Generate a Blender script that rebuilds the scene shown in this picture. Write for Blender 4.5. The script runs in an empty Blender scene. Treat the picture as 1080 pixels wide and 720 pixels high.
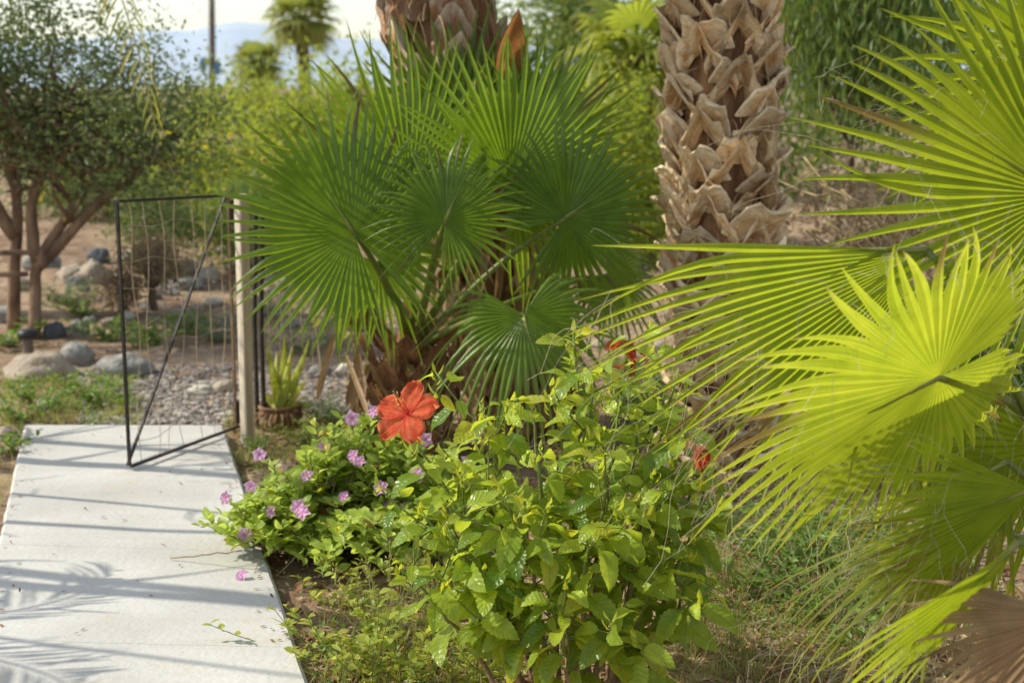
import bpy, math, random
import numpy as np
from mathutils import Vector, noise

R = np.random.RandomState(7)
rnd = random.Random(11)
scn = bpy.context.scene
COL = scn.collection
rad = math.radians

# ------------------------------------------------------------------ camera numbers
CAMH, FPX, HORIZ = 1.5, 1500.0, 92.0
PITCH = math.atan((360 - HORIZ) / FPX)
CP, SP = math.cos(PITCH), math.sin(PITCH)


def ray(px, py):
    cx, cy = (px - 540) / FPX, (360 - py) / FPX
    return np.array([cx, CP + cy * SP, -SP + cy * CP])


def at(px, py, Y):
    d = ray(px, py)
    p = d * (Y / d[1])
    p[2] += CAMH
    return p


def nz(x, y, z=0.0):
    return noise.noise(Vector((x, y, z)))


def gz(x, y):
    """ground height"""
    z = -0.05 + 0.022 * nz(x * 1.7, y * 1.7) + 0.014 * nz(x * 5, y * 5, 3) + 0.006 * nz(x * 14, y * 14, 6)
    if y > 8.6:
        z += min(0.055 * (y - 8.6), 0.6) + 0.10 * max(0, min(1, (y - 8.6) / 2)) * nz(x * .8, y * .8, 9)
    return z


def gp(px, py, dz=0.0):
    d = ray(px, py)
    z = -0.03
    for _ in range(6):
        t = (z + dz - CAMH) / d[2]
        x, y = d[0] * t, d[1] * t
        z = gz(x, y)
    return np.array([x, y, z + dz])


def g0(px, py):
    d = ray(px, py)
    t = -CAMH / d[2]
    return np.array([d[0] * t, d[1] * t, 0.0])


def unit(v):
    v = np.asarray(v, float)
    return v / (np.linalg.norm(v) + 1e-12)


def units(V):
    return V / (np.linalg.norm(V, axis=-1, keepdims=True) + 1e-12)


# ------------------------------------------------------------------ objects
ORG = {}


def tag(o, label=None, cat=None, group=None, kind=None):
    if label: o['label'] = label
    if cat: o['category'] = cat
    if group: o['group'] = group
    if kind: o['kind'] = kind
    return o


def thing(name, label, cat, loc, group=None):
    o = bpy.data.objects.new(name, None)
    o.empty_display_size = 0.1
    COL.objects.link(o)
    o.location = [float(c) for c in loc]
    ORG[o.name] = np.asarray(loc, float)
    return tag(o, label, cat, group)


class MB:
    def __init__(s):
        s.V, s.T, s.Q, s.TR, s.qm, s.tm, s.n = [], [], [], [], [], [], 0
        s.L, s.has_luv = [], False

    def add(s, V, quads=None, tris=None, tint=(0.5, 0, 0), mi=0, luv=None):
        V = np.asarray(V, float).reshape(-1, 3)
        t = np.asarray(tint, float)
        if t.ndim == 1:
            t = np.tile(t, (len(V), 1))
        s.V.append(V); s.T.append(t)
        s.L.append(np.zeros((len(V), 3)) if luv is None else luv)
        s.has_luv = s.has_luv or luv is not None
        if quads is not None and len(quads):
            q = np.asarray(quads, int).reshape(-1, 4) + s.n
            s.Q.append(q); s.qm.append(np.full(len(q), mi))
        if tris is not None and len(tris):
            q = np.asarray(tris, int).reshape(-1, 3) + s.n
            s.TR.append(q); s.tm.append(np.full(len(q), mi))
        s.n += len(V)

    def build(s, name, mats, parent=None, origin=None, smooth=False):
        if origin is None:
            origin = ORG[parent.name] if parent is not None else np.zeros(3)
        V = np.concatenate(s.V) - origin
        T = np.concatenate(s.T)
        nq = sum(len(q) for q in s.Q); nt = sum(len(q) for q in s.TR)
        loops = []
        if nq: loops.append(np.concatenate(s.Q).ravel())
        if nt: loops.append(np.concatenate(s.TR).ravel())
        loops = np.concatenate(loops)
        starts = np.concatenate([np.arange(nq) * 4, nq * 4 + np.arange(nt) * 3])
        mi = np.concatenate(s.qm + s.tm) if (s.qm or s.tm) else np.zeros(0)
        me = bpy.data.meshes.new(name)
        me.vertices.add(len(V)); me.vertices.foreach_set('co', V.ravel().astype(np.float32))
        me.loops.add(len(loops)); me.loops.foreach_set('vertex_index', loops.astype(np.int32))
        me.polygons.add(nq + nt); me.polygons.foreach_set('loop_start', starts.astype(np.int32))
        me.polygons.foreach_set('material_index', mi.astype(np.int32))
        me.polygons.foreach_set('use_smooth', np.full(nq + nt, smooth))
        if not isinstance(mats, (list, tuple)): mats = [mats]
        for m in mats: me.materials.append(m)
        ca = me.color_attributes.new('tint', 'FLOAT_COLOR', 'POINT')
        ca.data.foreach_set('color', np.hstack([T, np.ones((len(T), 1))]).ravel().astype(np.float32))
        if s.has_luv:
            cb = me.color_attributes.new('luv', 'FLOAT_COLOR', 'POINT')
            cb.data.foreach_set('color', np.hstack([np.concatenate(s.L), np.ones((len(T), 1))]).ravel().astype(np.float32))
        me.update(calc_edges=True)
        me.validate()
        o = bpy.data.objects.new(name, me)
        COL.objects.link(o)
        if parent is not None:
            o.parent = parent
        else:
            o.location = [float(c) for c in origin]
        ORG[o.name] = np.asarray(origin, float)
        return o


def grid_quads(nr, nc, closed=False):
    q = []
    for i in range(nr - 1):
        for j in range(nc if closed else nc - 1):
            k = (j + 1) % nc
            q.append((i * nc + j, i * nc + k, (i + 1) * nc + k, (i + 1) * nc + j))
    return np.array(q)


def tube(mb, pts, radii, n=8, tint=(0.5, 0, 0), mi=0, rough=0.0, cap=True):
    pts = np.asarray(pts, float)
    m = len(pts)
    radii = np.full(m, radii, float) if np.isscalar(radii) else np.asarray(radii, float)
    tang = units(np.gradient(pts, axis=0))
    ref = np.array([0, 0, 1.0]) if abs(tang[0][2]) < 0.9 else np.array([1.0, 0, 0])
    u = unit(np.cross(tang[0], ref))
    a = np.arange(n) / n * 2 * math.pi
    V = []
    for i in range(m):
        u = unit(u - tang[i] * np.dot(u, tang[i]))
        v = np.cross(tang[i], u)
        r = radii[i]
        rr = r * (1 + rough * R.randn(n)) if rough else np.full(n, r)
        V.append(pts[i] + rr[:, None] * (np.cos(a)[:, None] * u + np.sin(a)[:, None] * v))
    V = np.concatenate(V)
    q = grid_quads(m, n, True)
    tr = []
    if cap:
        V = np.vstack([V, pts[0], pts[-1]])
        for j in range(n):
            tr.append((m * n, (j + 1) % n, j))
            tr.append((m * n + 1, (m - 1) * n + j, (m - 1) * n + (j + 1) % n))
    mb.add(V, q, tr, tint, mi)


def bez(p0, p1, p2, n=8):
    t = np.linspace(0, 1, n)[:, None]
    return (1 - t) ** 2 * np.asarray(p0) + 2 * t * (1 - t) * np.asarray(p1) + t * t * np.asarray(p2)


def wob(pts, amp):
    pts = np.array(pts, float)
    n = len(pts)
    d = R.randn(n, 3) * amp
    d[0] = 0
    return pts + d


def box(mb, c, ax, ay, az, tint=(0.5, 0, 0), mi=0):
    c, ax, ay, az = [np.asarray(v, float) for v in (c, ax, ay, az)]
    V = [c + sx * ax + sy * ay + sz * az for sx in (-1, 1) for sy in (-1, 1) for sz in (-1, 1)]
    Q = [(0, 1, 3, 2), (4, 6, 7, 5), (0, 4, 5, 1), (2, 3, 7, 6), (0, 2, 6, 4), (1, 5, 7, 3)]
    mb.add(V, Q, None, tint, mi)


PROF = {
    'ovate': lambda t: np.clip(t, 1e-4, 1) ** 0.55 * np.clip(1 - t, 0, 1) ** 0.8 * 1.72,
    'lance': lambda t: np.sin(np.pi * np.clip(t, 0, 1) ** 0.8) ** 0.9,
    'obov': lambda t: np.sin(np.pi * np.clip(t, 0, 1) ** 1.25) ** 0.8,
    'blade': lambda t: (1 - t) ** 0.6 * np.minimum(1, 0.5 + t * 4),
    'strap': lambda t: np.minimum(1, (1 - t) * 6) ** .7 * np.minimum(1, 0.3 + t * 5),
}


def leaf_batch(mb, P, D, N, L, W, curl=0.5, fold=0.25, tint=None, prof='ovate', nt=6, ncol=5, serr=0.0, mi=0, tipy=0.0, wave=0.0):
    P = np.asarray(P, float); n = len(P)
    if n == 0: return
    D = units(np.asarray(D, float)); N = np.asarray(N, float)
    N = units(N - D * (D * N).sum(1, keepdims=True)); S = np.cross(N, D)
    L = np.broadcast_to(np.asarray(L, float), (n,)); W = np.broadcast_to(np.asarray(W, float), (n,))
    k = np.broadcast_to(np.asarray(curl, float), (n,)).copy(); k[np.abs(k) < 1e-3] = 1e-3
    t = np.linspace(0, 1, nt); c = np.linspace(-1, 1, ncol)
    w = np.maximum(PROF[prof](t), 0.03)
    if serr:
        w = w * (1 + serr * np.where(np.arange(nt) % 2, 1, -1))
    x = L[:, None] * np.sin(k[:, None] * t) / k[:, None]
    z = -L[:, None] * (1 - np.cos(k[:, None] * t)) / k[:, None]
    y = c[None, None, :] * w[None, :, None] * W[:, None, None] * 0.5
    zz = z[:, :, None] + fold * np.abs(y)
    if wave:
        zz = zz + wave * W[:, None, None] * np.sin(t[None, :, None] * 9 + R.rand(n)[:, None, None] * 6) * np.abs(c)[None, None, :]
    V = (P[:, None, None, :] + D[:, None, None, :] * x[:, :, None, None] + S[:, None, None, :] * y[..., None]
         + N[:, None, None, :] * zz[..., None])
    q = grid_quads(nt, ncol)
    Q = (q[None] + (np.arange(n) * nt * ncol)[:, None, None]).reshape(-1, 4)
    if tint is None:
        tint = np.stack([R.rand(n), np.zeros(n), np.zeros(n)], 1)
    T = np.repeat(np.asarray(tint, float), nt * ncol, axis=0).reshape(n, nt, ncol, 3).copy()
    if tipy:
        T[..., 1] = np.clip(T[..., 1] + tipy * (t[None, :, None] ** 3), 0, 1)
    luv = np.zeros((n, nt, ncol, 3)); luv[..., 0] = t[None, :, None]; luv[..., 1] = c[None, None, :] * .5 + .5; luv[..., 2] = R.rand(n)[:, None, None]
    mb.add(V.reshape(-1, 3), Q, None, T.reshape(-1, 3), mi, luv.reshape(-1, 3))


def tri_leaves(mb, P, D, N, L, W, tint, mi=0):
    """two-triangle folded leaves, for far foliage"""
    n = len(P)
    D = units(D); N = units(N - D * (D * N).sum(1, keepdims=True)); S = np.cross(N, D)
    L = np.broadcast_to(L, (n,))[:, None]; W = np.broadcast_to(W, (n,))[:, None]
    a = P; b = P + D * L * .45 + S * W * .5 + N * W * .12; c = P + D * L - N * L * .12; d = P + D * L * .45 - S * W * .5 + N * W * .12
    V = np.stack([a, b, c, d], 1).reshape(-1, 3)
    i = np.arange(n)[:, None] * 4
    T = np.concatenate([i + np.array([[0, 1, 2]]), i + np.array([[0, 2, 3]])])
    mb.add(V, None, T, np.repeat(tint, 4, axis=0), mi)


# ------------------------------------------------------------------ materials
def new_mat(name):
    m = bpy.data.materials.new(name)
    m.use_nodes = True
    nt = m.node_tree
    for n in list(nt.nodes): nt.nodes.remove(n)
    out = nt.nodes.new('ShaderNodeOutputMaterial')
    return m, nt, out


def nd(nt, typ, **kw):
    n = nt.nodes.new(typ)
    for k, v in kw.items():
        if k.startswith('i_'):
            n.inputs[k[2:].replace('_', ' ')].default_value = v
        else:
            setattr(n, k, v)
    return n


def rgba(c): return (c[0], c[1], c[2], 1)


def mixc(nt, fac, a, b, mode='MIX'):
    m = nt.nodes.new('ShaderNodeMix'); m.data_type = 'RGBA'; m.blend_type = mode
    for sock, v in ((m.inputs[0], fac), (m.inputs[6], a), (m.inputs[7], b)):
        if hasattr(v, 'is_output'): nt.links.new(v, sock)
        elif isinstance(v, (int, float)): sock.default_value = v
        else: sock.default_value = rgba(v)
    return m.outputs[2]


def noise_fac(nt, scale, detail=4, lo=0.35, hi=0.65, vec=None, rough=.55):
    n = nt.nodes.new('ShaderNodeTexNoise'); n.inputs['Scale'].default_value = scale
    n.inputs['Detail'].default_value = detail; n.inputs['Roughness'].default_value = rough
    if vec is None:
        tc = nt.nodes.new('ShaderNodeNewGeometry'); vec = tc.outputs['Position']
    nt.links.new(vec, n.inputs['Vector'])
    mr = nt.nodes.new('ShaderNodeMapRange')
    mr.inputs[1].default_value = lo; mr.inputs[2].default_value = hi
    nt.links.new(n.outputs['Fac'], mr.inputs[0])
    return mr.outputs[0]


def leaf_mat(name, a, b, yel=(0.30, 0.25, 0.03), brown=(0.16, 0.09, 0.04), ta=None, ty=(0.6, 0.5, 0.05), tmix=0.45, rough=0.4, spec=0.4, nscale=14, veins=None):
    m, nt, out = new_mat(name)
    at_ = nd(nt, 'ShaderNodeAttribute', attribute_name='tint')
    sep = nt.nodes.new('ShaderNodeSeparateColor'); nt.links.new(at_.outputs['Color'], sep.inputs[0])
    r, g, bl = sep.outputs
    c = mixc(nt, r, a, b)
    nf = noise_fac(nt, nscale)
    c = mixc(nt, nf, mixc(nt, 1.0, c, (0.7, 0.72, 0.7), 'MULTIPLY'), c)
    c = mixc(nt, g, c, yel)
    c = mixc(nt, bl, c, brown)
    ta = ta or tuple(min(1, 3.2 * x) for x in b)
    t = mixc(nt, g, ta, ty)
    t = mixc(nt, bl, t, brown)
    t = mixc(nt, nf, mixc(nt, 1.0, t, (0.8, 0.85, 0.8), 'MULTIPLY'), t)
    p = nd(nt, 'ShaderNodeBsdfPrincipled'); p.inputs['Roughness'].default_value = rough
    p.inputs['Specular IOR Level'].default_value = spec
    if veins:
        la = nd(nt, 'ShaderNodeAttribute', attribute_name='luv')
        ls = nt.nodes.new('ShaderNodeSeparateColor'); nt.links.new(la.outputs['Color'], ls.inputs[0])

        def mth(op, a, b=0.0):
            n = nt.nodes.new('ShaderNodeMath'); n.operation = op
            for i, v in enumerate((a, b)):
                if hasattr(v, 'is_output'): nt.links.new(v, n.inputs[i])
                else: n.inputs[i].default_value = v
            return n.outputs[0]
        if veins == 'net':
            ac = mth('ABSOLUTE', mth('SUBTRACT', mth('MULTIPLY', ls.outputs[1], 2.0), 1.0))
            ph = mth('SUBTRACT', mth('MULTIPLY', ls.outputs[0], 7.5), mth('MULTIPLY', ac, 1.6))
            tri = mth('ABSOLUTE', mth('SUBTRACT', mth('FRACT', ph), .5))
            side = mth('LESS_THAN', tri, .075)
            mid = mth('LESS_THAN', ac, .07)
            vm = mth('MAXIMUM', side, mid)
            c = mixc(nt, mth('MULTIPLY', vm, .45), c, mixc(nt, 1.0, c, (1.5, 1.35, 1.3), 'MULTIPLY'))
            t = mixc(nt, mth('MULTIPLY', vm, .6), t, mixc(nt, 1.0, t, (.45, .5, .4), 'MULTIPLY'))
            hgt = mth('ADD', mth('MULTIPLY', tri, 1.0), mth('MULTIPLY', mth('MINIMUM', ac, .2), 2.0))
            bstr, bdist = .55, .004
        else:
            cv = nt.nodes.new('ShaderNodeCombineXYZ')
            nt.links.new(mth('MULTIPLY', ls.outputs[0], 3.0), cv.inputs[0]); nt.links.new(mth('MULTIPLY', ls.outputs[1], 9.0), cv.inputs[1]); nt.links.new(mth('MULTIPLY', ls.outputs[2], 90.0), cv.inputs[2])
            st = noise_fac(nt, 1.0, 3, .3, .7, cv.outputs[0])
            c = mixc(nt, st, mixc(nt, 1.0, c, (.62, .66, .6), 'MULTIPLY'), c)
            t = mixc(nt, st, mixc(nt, 1.0, t, (.66, .74, .6), 'MULTIPLY'), t)
            sp_ = noise_fac(nt, 55, 3, .66, .74)
            c = mixc(nt, mth('MULTIPLY', sp_, .6), c, (.22, .16, .07)); t = mixc(nt, mth('MULTIPLY', sp_, .5), t, (.3, .22, .06))
            hgt = st; bstr, bdist = .25, .002
        bn = nt.nodes.new('ShaderNodeBump'); bn.inputs['Strength'].default_value = bstr; bn.inputs['Distance'].default_value = bdist
        nt.links.new(hgt, bn.inputs['Height']); nt.links.new(bn.outputs[0], p.inputs['Normal'])
    nt.links.new(c, p.inputs['Base Color'])
    tr = nt.nodes.new('ShaderNodeBsdfTranslucent'); nt.links.new(t, tr.inputs['Color'])
    mx = nt.nodes.new('ShaderNodeMixShader'); mx.inputs[0].default_value = tmix
    nt.links.new(p.outputs[0], mx.inputs[1]); nt.links.new(tr.outputs[0], mx.inputs[2])
    nt.links.new(mx.outputs[0], out.inputs[0])
    return m


def solid_mat(name, a, b, scale=8, rough=0.8, spec=0.3, bump=0.0, bscale=40, c3=None, metal=0.0, stretch=None, tint_to=None, lo=.35, hi=.65):
    m, nt, out = new_mat(name)
    vec = None
    if stretch:
        g = nt.nodes.new('ShaderNodeNewGeometry'); mp = nt.nodes.new('ShaderNodeMapping')
        mp.inputs['Scale'].default_value = stretch
        nt.links.new(g.outputs['Position'], mp.inputs[0]); vec = mp.outputs[0]
    c = mixc(nt, noise_fac(nt, scale, 6, lo, hi, vec), a, b)
    if c3: c = mixc(nt, noise_fac(nt, scale * 3.7, 5, .5, .68, vec), c, c3)
    if tint_to:
        at_ = nd(nt, 'ShaderNodeAttribute', attribute_name='tint')
        sep = nt.nodes.new('ShaderNodeSeparateColor'); nt.links.new(at_.outputs['Color'], sep.inputs[0])
        c = mixc(nt, sep.outputs[1], c, tint_to)
        mr = nt.nodes.new('ShaderNodeMapRange'); mr.inputs[3].default_value = .6; mr.inputs[4].default_value = 1.35
        nt.links.new(sep.outputs[0], mr.inputs[0])
        c = mixc(nt, 1.0, c, mr.outputs[0], 'MULTIPLY')
    p = nd(nt, 'ShaderNodeBsdfPrincipled'); p.inputs['Roughness'].default_value = rough
    p.inputs['Specular IOR Level'].default_value = spec; p.inputs['Metallic'].default_value = metal
    nt.links.new(c, p.inputs['Base Color'])
    if bump:
        b_ = nt.nodes.new('ShaderNodeBump'); b_.inputs['Strength'].default_value = bump; b_.inputs['Distance'].default_value = 0.01
        nt.links.new(noise_fac(nt, bscale, 6, 0.2, 0.8, vec), b_.inputs['Height'])
        nt.links.new(b_.outputs[0], p.inputs['Normal'])
    nt.links.new(p.outputs[0], out.inputs[0])
    return m


M = {}
M['soil'] = solid_mat('soil', (0.16, 0.10, 0.065), (0.38, 0.27, 0.18), 2.2, .95, .1, .9, 60, c3=(0.42, 0.32, 0.22))
M['bark_red'] = solid_mat('bark_red', (0.13, 0.085, 0.06), (0.34, 0.225, 0.15), 12, .9, .2, .8, 60, stretch=(1, 1, .3))
M['bark_grey'] = solid_mat('bark_grey', (0.09, 0.065, 0.045), (0.2, 0.15, 0.11), 12, .9, .2, .8, 60, stretch=(1, 1, .3))
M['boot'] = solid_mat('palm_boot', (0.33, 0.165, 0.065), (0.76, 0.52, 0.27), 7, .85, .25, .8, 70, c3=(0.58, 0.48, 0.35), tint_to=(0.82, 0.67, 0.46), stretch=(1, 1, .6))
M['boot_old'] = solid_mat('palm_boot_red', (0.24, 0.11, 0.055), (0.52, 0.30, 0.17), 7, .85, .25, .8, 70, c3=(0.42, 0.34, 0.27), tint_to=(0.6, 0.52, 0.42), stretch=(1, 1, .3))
M['fibre'] = solid_mat('palm_fibre', (0.12, 0.06, 0.03), (0.34, 0.18, 0.09), 20, .95, .1, 1.0, 90, stretch=(1, 1, .15))
M['straw'] = solid_mat('straw', (0.34, 0.24, 0.12), (0.6, 0.47, 0.27), 10, .9, .1, .3, 60)
M['wood'] = solid_mat('weathered_wood', (0.46, 0.38, 0.28), (0.74, 0.65, 0.51), 14, .85, .2, .5, 70, stretch=(1, 1, .08))
M['iron'] = solid_mat('black_iron', (0.018, 0.016, 0.014), (0.05, 0.04, 0.032), 14, .6, .4, .2, 80)
M['rust_wire'] = solid_mat('rusty_wire', (0.34, 0.25, 0.16), (0.55, 0.45, 0.33), 12, .7, .3)
M['rust'] = solid_mat('rusty_iron', (0.12, 0.075, 0.045), (0.26, 0.18, 0.11), 12, .8, .3)
M['rock_tan'] = solid_mat('tan_rock', (0.30, 0.24, 0.18), (0.46, 0.39, 0.31), 5, .9, .2, .8, 40, c3=(0.36, 0.33, 0.29))
M['rock_grey'] = solid_mat('grey_rock', (0.17, 0.165, 0.16), (0.32, 0.31, 0.29), 5, .9, .2, .8, 40, c3=(0.4, 0.38, 0.34))
M['rock_blue'] = solid_mat('blue_rock', (0.09, 0.1, 0.115), (0.18, 0.19, 0.21), 5, .9, .2, .8, 40)
M['rock_pale'] = solid_mat('pale_rock', (0.42, 0.38, 0.32), (0.58, 0.54, 0.47), 6, .9, .2, .7, 40)
M['gravel'] = solid_mat('gravel_stone', (0.16, 0.14, 0.13), (0.33, 0.295, 0.27), 30, .9, .2, tint_to=(0.45, 0.4, 0.35))
M['clay'] = solid_mat('clay_pot', (0.13, 0.075, 0.045), (0.26, 0.155, 0.095), 9, .9, .2, .8, 40)
M['hill'] = solid_mat('hazy_hill', (0.36, 0.43, 0.53), (0.42, 0.48, 0.56), .02, 1, 0)  # distance haze is put into the pale blue base colour
M['pole'] = solid_mat('pole_wood', (0.10, 0.085, 0.075), (0.2, 0.17, 0.15), 4, .9, .2)
M['petiole'] = leaf_mat('palm_stalk', (0.15, 0.20, 0.045), (0.24, 0.27, 0.06), tmix=0.1, rough=.35, yel=(0.45, 0.38, 0.12), brown=(0.24, 0.12, 0.05))
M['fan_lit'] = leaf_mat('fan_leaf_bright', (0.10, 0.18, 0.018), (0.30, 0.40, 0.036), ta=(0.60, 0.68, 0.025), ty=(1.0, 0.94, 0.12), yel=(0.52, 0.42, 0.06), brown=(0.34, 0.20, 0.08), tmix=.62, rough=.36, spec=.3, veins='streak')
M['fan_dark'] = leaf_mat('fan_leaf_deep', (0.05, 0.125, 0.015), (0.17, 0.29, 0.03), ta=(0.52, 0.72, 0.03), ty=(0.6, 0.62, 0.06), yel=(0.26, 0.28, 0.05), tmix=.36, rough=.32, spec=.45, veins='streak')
M['fan_dry'] = leaf_mat('fan_leaf_dry', (0.30, 0.16, 0.075), (0.46, 0.29, 0.15), ta=(0.55, 0.3, 0.12), yel=(0.55, 0.42, 0.24), tmix=.3, rough=.6, veins='streak')
M['thread'] = leaf_mat('palm_thread', (0.55, 0.46, 0.3), (0.7, 0.62, 0.45), tmix=.3, rough=.7)
M['hib'] = leaf_mat('hibiscus_leaf', (0.075, 0.18, 0.02), (0.50, 0.64, 0.065), ta=(0.70, 0.80, 0.06), ty=(0.9, 0.82, 0.06), yel=(0.38, 0.40, 0.045), brown=(0.2, 0.12, 0.05), tmix=.50, rough=.32, spec=.42, nscale=30, veins='net')
M['hibstem'] = solid_mat('hibiscus_stem', (0.20, 0.12, 0.07), (0.38, 0.25, 0.14), 30, .8, .2, .4, 90, tint_to=(0.16, 0.24, 0.05))
M['red'] = leaf_mat('red_petal', (0.92, 0.07, 0.045), (0.95, 0.20, 0.10), ta=(1.0, 0.26, 0.12), ty=(0.95, .5, .25), yel=(0.85, 0.42, 0.24), brown=(0.45, 0.0, 0.02), tmix=.5, rough=.7, spec=.1, veins='streak')
M['stamen'] = solid_mat('stamen_yellow', (0.8, 0.45, 0.08), (0.85, 0.6, 0.2), 60, .7)
M['wilt'] = leaf_mat('wilted_petal', (0.45, 0.04, 0.02), (0.6, 0.10, 0.03), ta=(0.8, 0.12, 0.04), tmix=.4, rough=.6)
M['vinca'] = leaf_mat('periwinkle_leaf', (0.18, 0.32, 0.05), (0.52, 0.64, 0.11), ta=(0.75, 0.85, 0.14), ty=(0.8, 0.7, 0.06), yel=(0.42, 0.38, 0.05), brown=(0.36, 0.12, 0.05), tmix=.5, rough=.36, spec=.5, nscale=30, veins='net')
M['pink'] = leaf_mat('pink_petal', (0.85, 0.46, 0.76), (0.90, 0.60, 0.84), ta=(0.95, 0.68, 0.9), yel=(0.6, 0.02, 0.3), tmix=.4, rough=.5, spec=.2)
M['aloe'] = leaf_mat('aloe_leaf', (0.52, 0.64, 0.13), (0.66, 0.74, 0.22), ta=(0.9, 0.95, 0.2), yel=(0.55, 0.5, 0.12), tmix=.5, rough=.4)
M['weed'] = leaf_mat('weed_leaf', (0.07, 0.16, 0.03), (0.22, 0.34, 0.06), ta=(0.4, 0.58, 0.07), tmix=.4, rough=.45)
M['greyweed'] = leaf_mat('grey_weed_leaf', (0.11, 0.16, 0.09), (0.2, 0.25, 0.14), ta=(0.35, 0.45, 0.2), tmix=.35, rough=.6)
M['grass'] = leaf_mat('grass_blade', (0.14, 0.2, 0.04), (0.26, 0.29, 0.07), ta=(0.55, 0.6, 0.12), yel=(0.5, 0.4, 0.2), tmix=.4, rough=.5)
M['litter'] = leaf_mat('dry_leaf', (0.17, 0.075, 0.035), (0.38, 0.20, 0.10), ta=(0.4, 0.22, 0.1), yel=(0.58, 0.47, 0.30), tmix=.15, rough=.8, spec=.15)
M['tree_olive'] = leaf_mat('olive_leaf', (0.085, 0.12, 0.05), (0.20, 0.25, 0.10), ta=(0.25, 0.33, 0.07), yel=(0.35, 0.33, 0.06), tmix=.35, rough=.45)
M['tree_bright'] = leaf_mat('bright_leaf', (0.14, 0.20, 0.035), (0.32, 0.37, 0.055), ta=(0.55, 0.62, 0.06), yel=(0.55, 0.45, 0.04), tmix=.45, rough=.5)
M['tree_dark'] = leaf_mat('deep_leaf', (0.06, 0.11, 0.035), (0.16, 0.23, 0.06), ta=(0.4, 0.52, 0.07), tmix=.35, rough=.5)
M['yflower'] = leaf_mat('yellow_flower', (0.75, 0.52, 0.03), (0.85, 0.65, 0.06), ta=(0.95, 0.75, 0.05), tmix=.4, rough=.5)
M['dryshrub'] = leaf_mat('dry_shrub_leaf', (0.16, 0.10, 0.065), (0.28, 0.2, 0.13), ta=(0.4, 0.3, 0.18), tmix=.3, rough=.7)
M['feather'] = leaf_mat('feather_leaf', (0.13, 0.19, 0.05), (0.24, 0.27, 0.07), ta=(0.5, 0.55, 0.1), yel=(0.55, 0.42, 0.08), ty=(.9, .7, .1), tmix=.4, rough=.45)
M['black_plastic'] = solid_mat('black_plastic', (0.02, 0.02, 0.022), (0.05, 0.05, 0.05), 9, .5, .4)
M['orange'] = leaf_mat('orange_sheath', (0.34, 0.13, 0.05), (0.5, 0.22, 0.08), ta=(0.7, 0.26, 0.07), tmix=.5, rough=.7)
M['glass'] = solid_mat('lamp_lens', (0.12, 0.1, 0.085), (0.2, 0.17, 0.14), 9, .3, .5)
M['blue'] = solid_mat('blue_paint', (0.1, 0.2, 0.34), (0.14, 0.26, 0.42), 3, .6, .3)


def concrete():
    m, nt, out = new_mat('concrete')
    g = nt.nodes.new('ShaderNodeNewGeometry')
    c = mixc(nt, noise_fac(nt, 1.6, 6, .3, .7), (0.41, 0.40, 0.38), (0.60, 0.59, 0.565))
    mp = nt.nodes.new('ShaderNodeMapping'); mp.inputs['Scale'].default_value = (1.3, 9, 1); mp.inputs['Rotation'].default_value = (0, 0, .22)
    nt.links.new(g.outputs['Position'], mp.inputs[0])
    c = mixc(nt, noise_fac(nt, 1.5, 5, .45, .8, mp.outputs[0]), c, (0.47, 0.455, 0.42))
    c = mixc(nt, noise_fac(nt, 34, 4, .62, .74), c, (0.42, 0.405, 0.38))
    c = mixc(nt, noise_fac(nt, 5, 4, .62, .78), c, (0.50, 0.43, 0.34))
    sx = nt.nodes.new('ShaderNodeSeparateXYZ'); nt.links.new(g.outputs['Position'], sx.inputs[0])
    wn = nt.nodes.new('ShaderNodeTexNoise'); wn.inputs['Scale'].default_value = 2.5; wn.inputs['Detail'].default_value = 5
    nt.links.new(g.outputs['Position'], wn.inputs['Vector'])

    def math_(op, a, b):
        n = nt.nodes.new('ShaderNodeMath'); n.operation = op
        for i, v in enumerate((a, b)):
            if hasattr(v, 'is_output'): nt.links.new(v, n.inputs[i])
            else: n.inputs[i].default_value = v
        return n.outputs[0]
    yy = math_('ADD', math_('ADD', sx.outputs[1], math_('MULTIPLY', sx.outputs[0], 0.07)), math_('MULTIPLY', wn.outputs[0], .05))
    for pos in (3.62, 4.43):
        f = math_('LESS_THAN', math_('ABSOLUTE', math_('SUBTRACT', yy, pos + .025), 0), .0014)
        c = mixc(nt, math_('MULTIPLY', f, .55), c, (0.2, 0.17, 0.14))
    p = nd(nt, 'ShaderNodeBsdfPrincipled'); p.inputs['Roughness'].default_value = .85; p.inputs['Specular IOR Level'].default_value = .25
    nt.links.new(c, p.inputs['Base Color'])
    b_ = nt.nodes.new('ShaderNodeBump'); b_.inputs['Strength'].default_value = .35; b_.inputs['Distance'].default_value = .006
    nt.links.new(noise_fac(nt, 45, 8, .2, .8), b_.inputs['Height']); nt.links.new(b_.outputs[0], p.inputs['Normal'])
    nt.links.new(p.outputs[0], out.inputs[0])
    return m


M['concrete'] = concrete()

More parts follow.
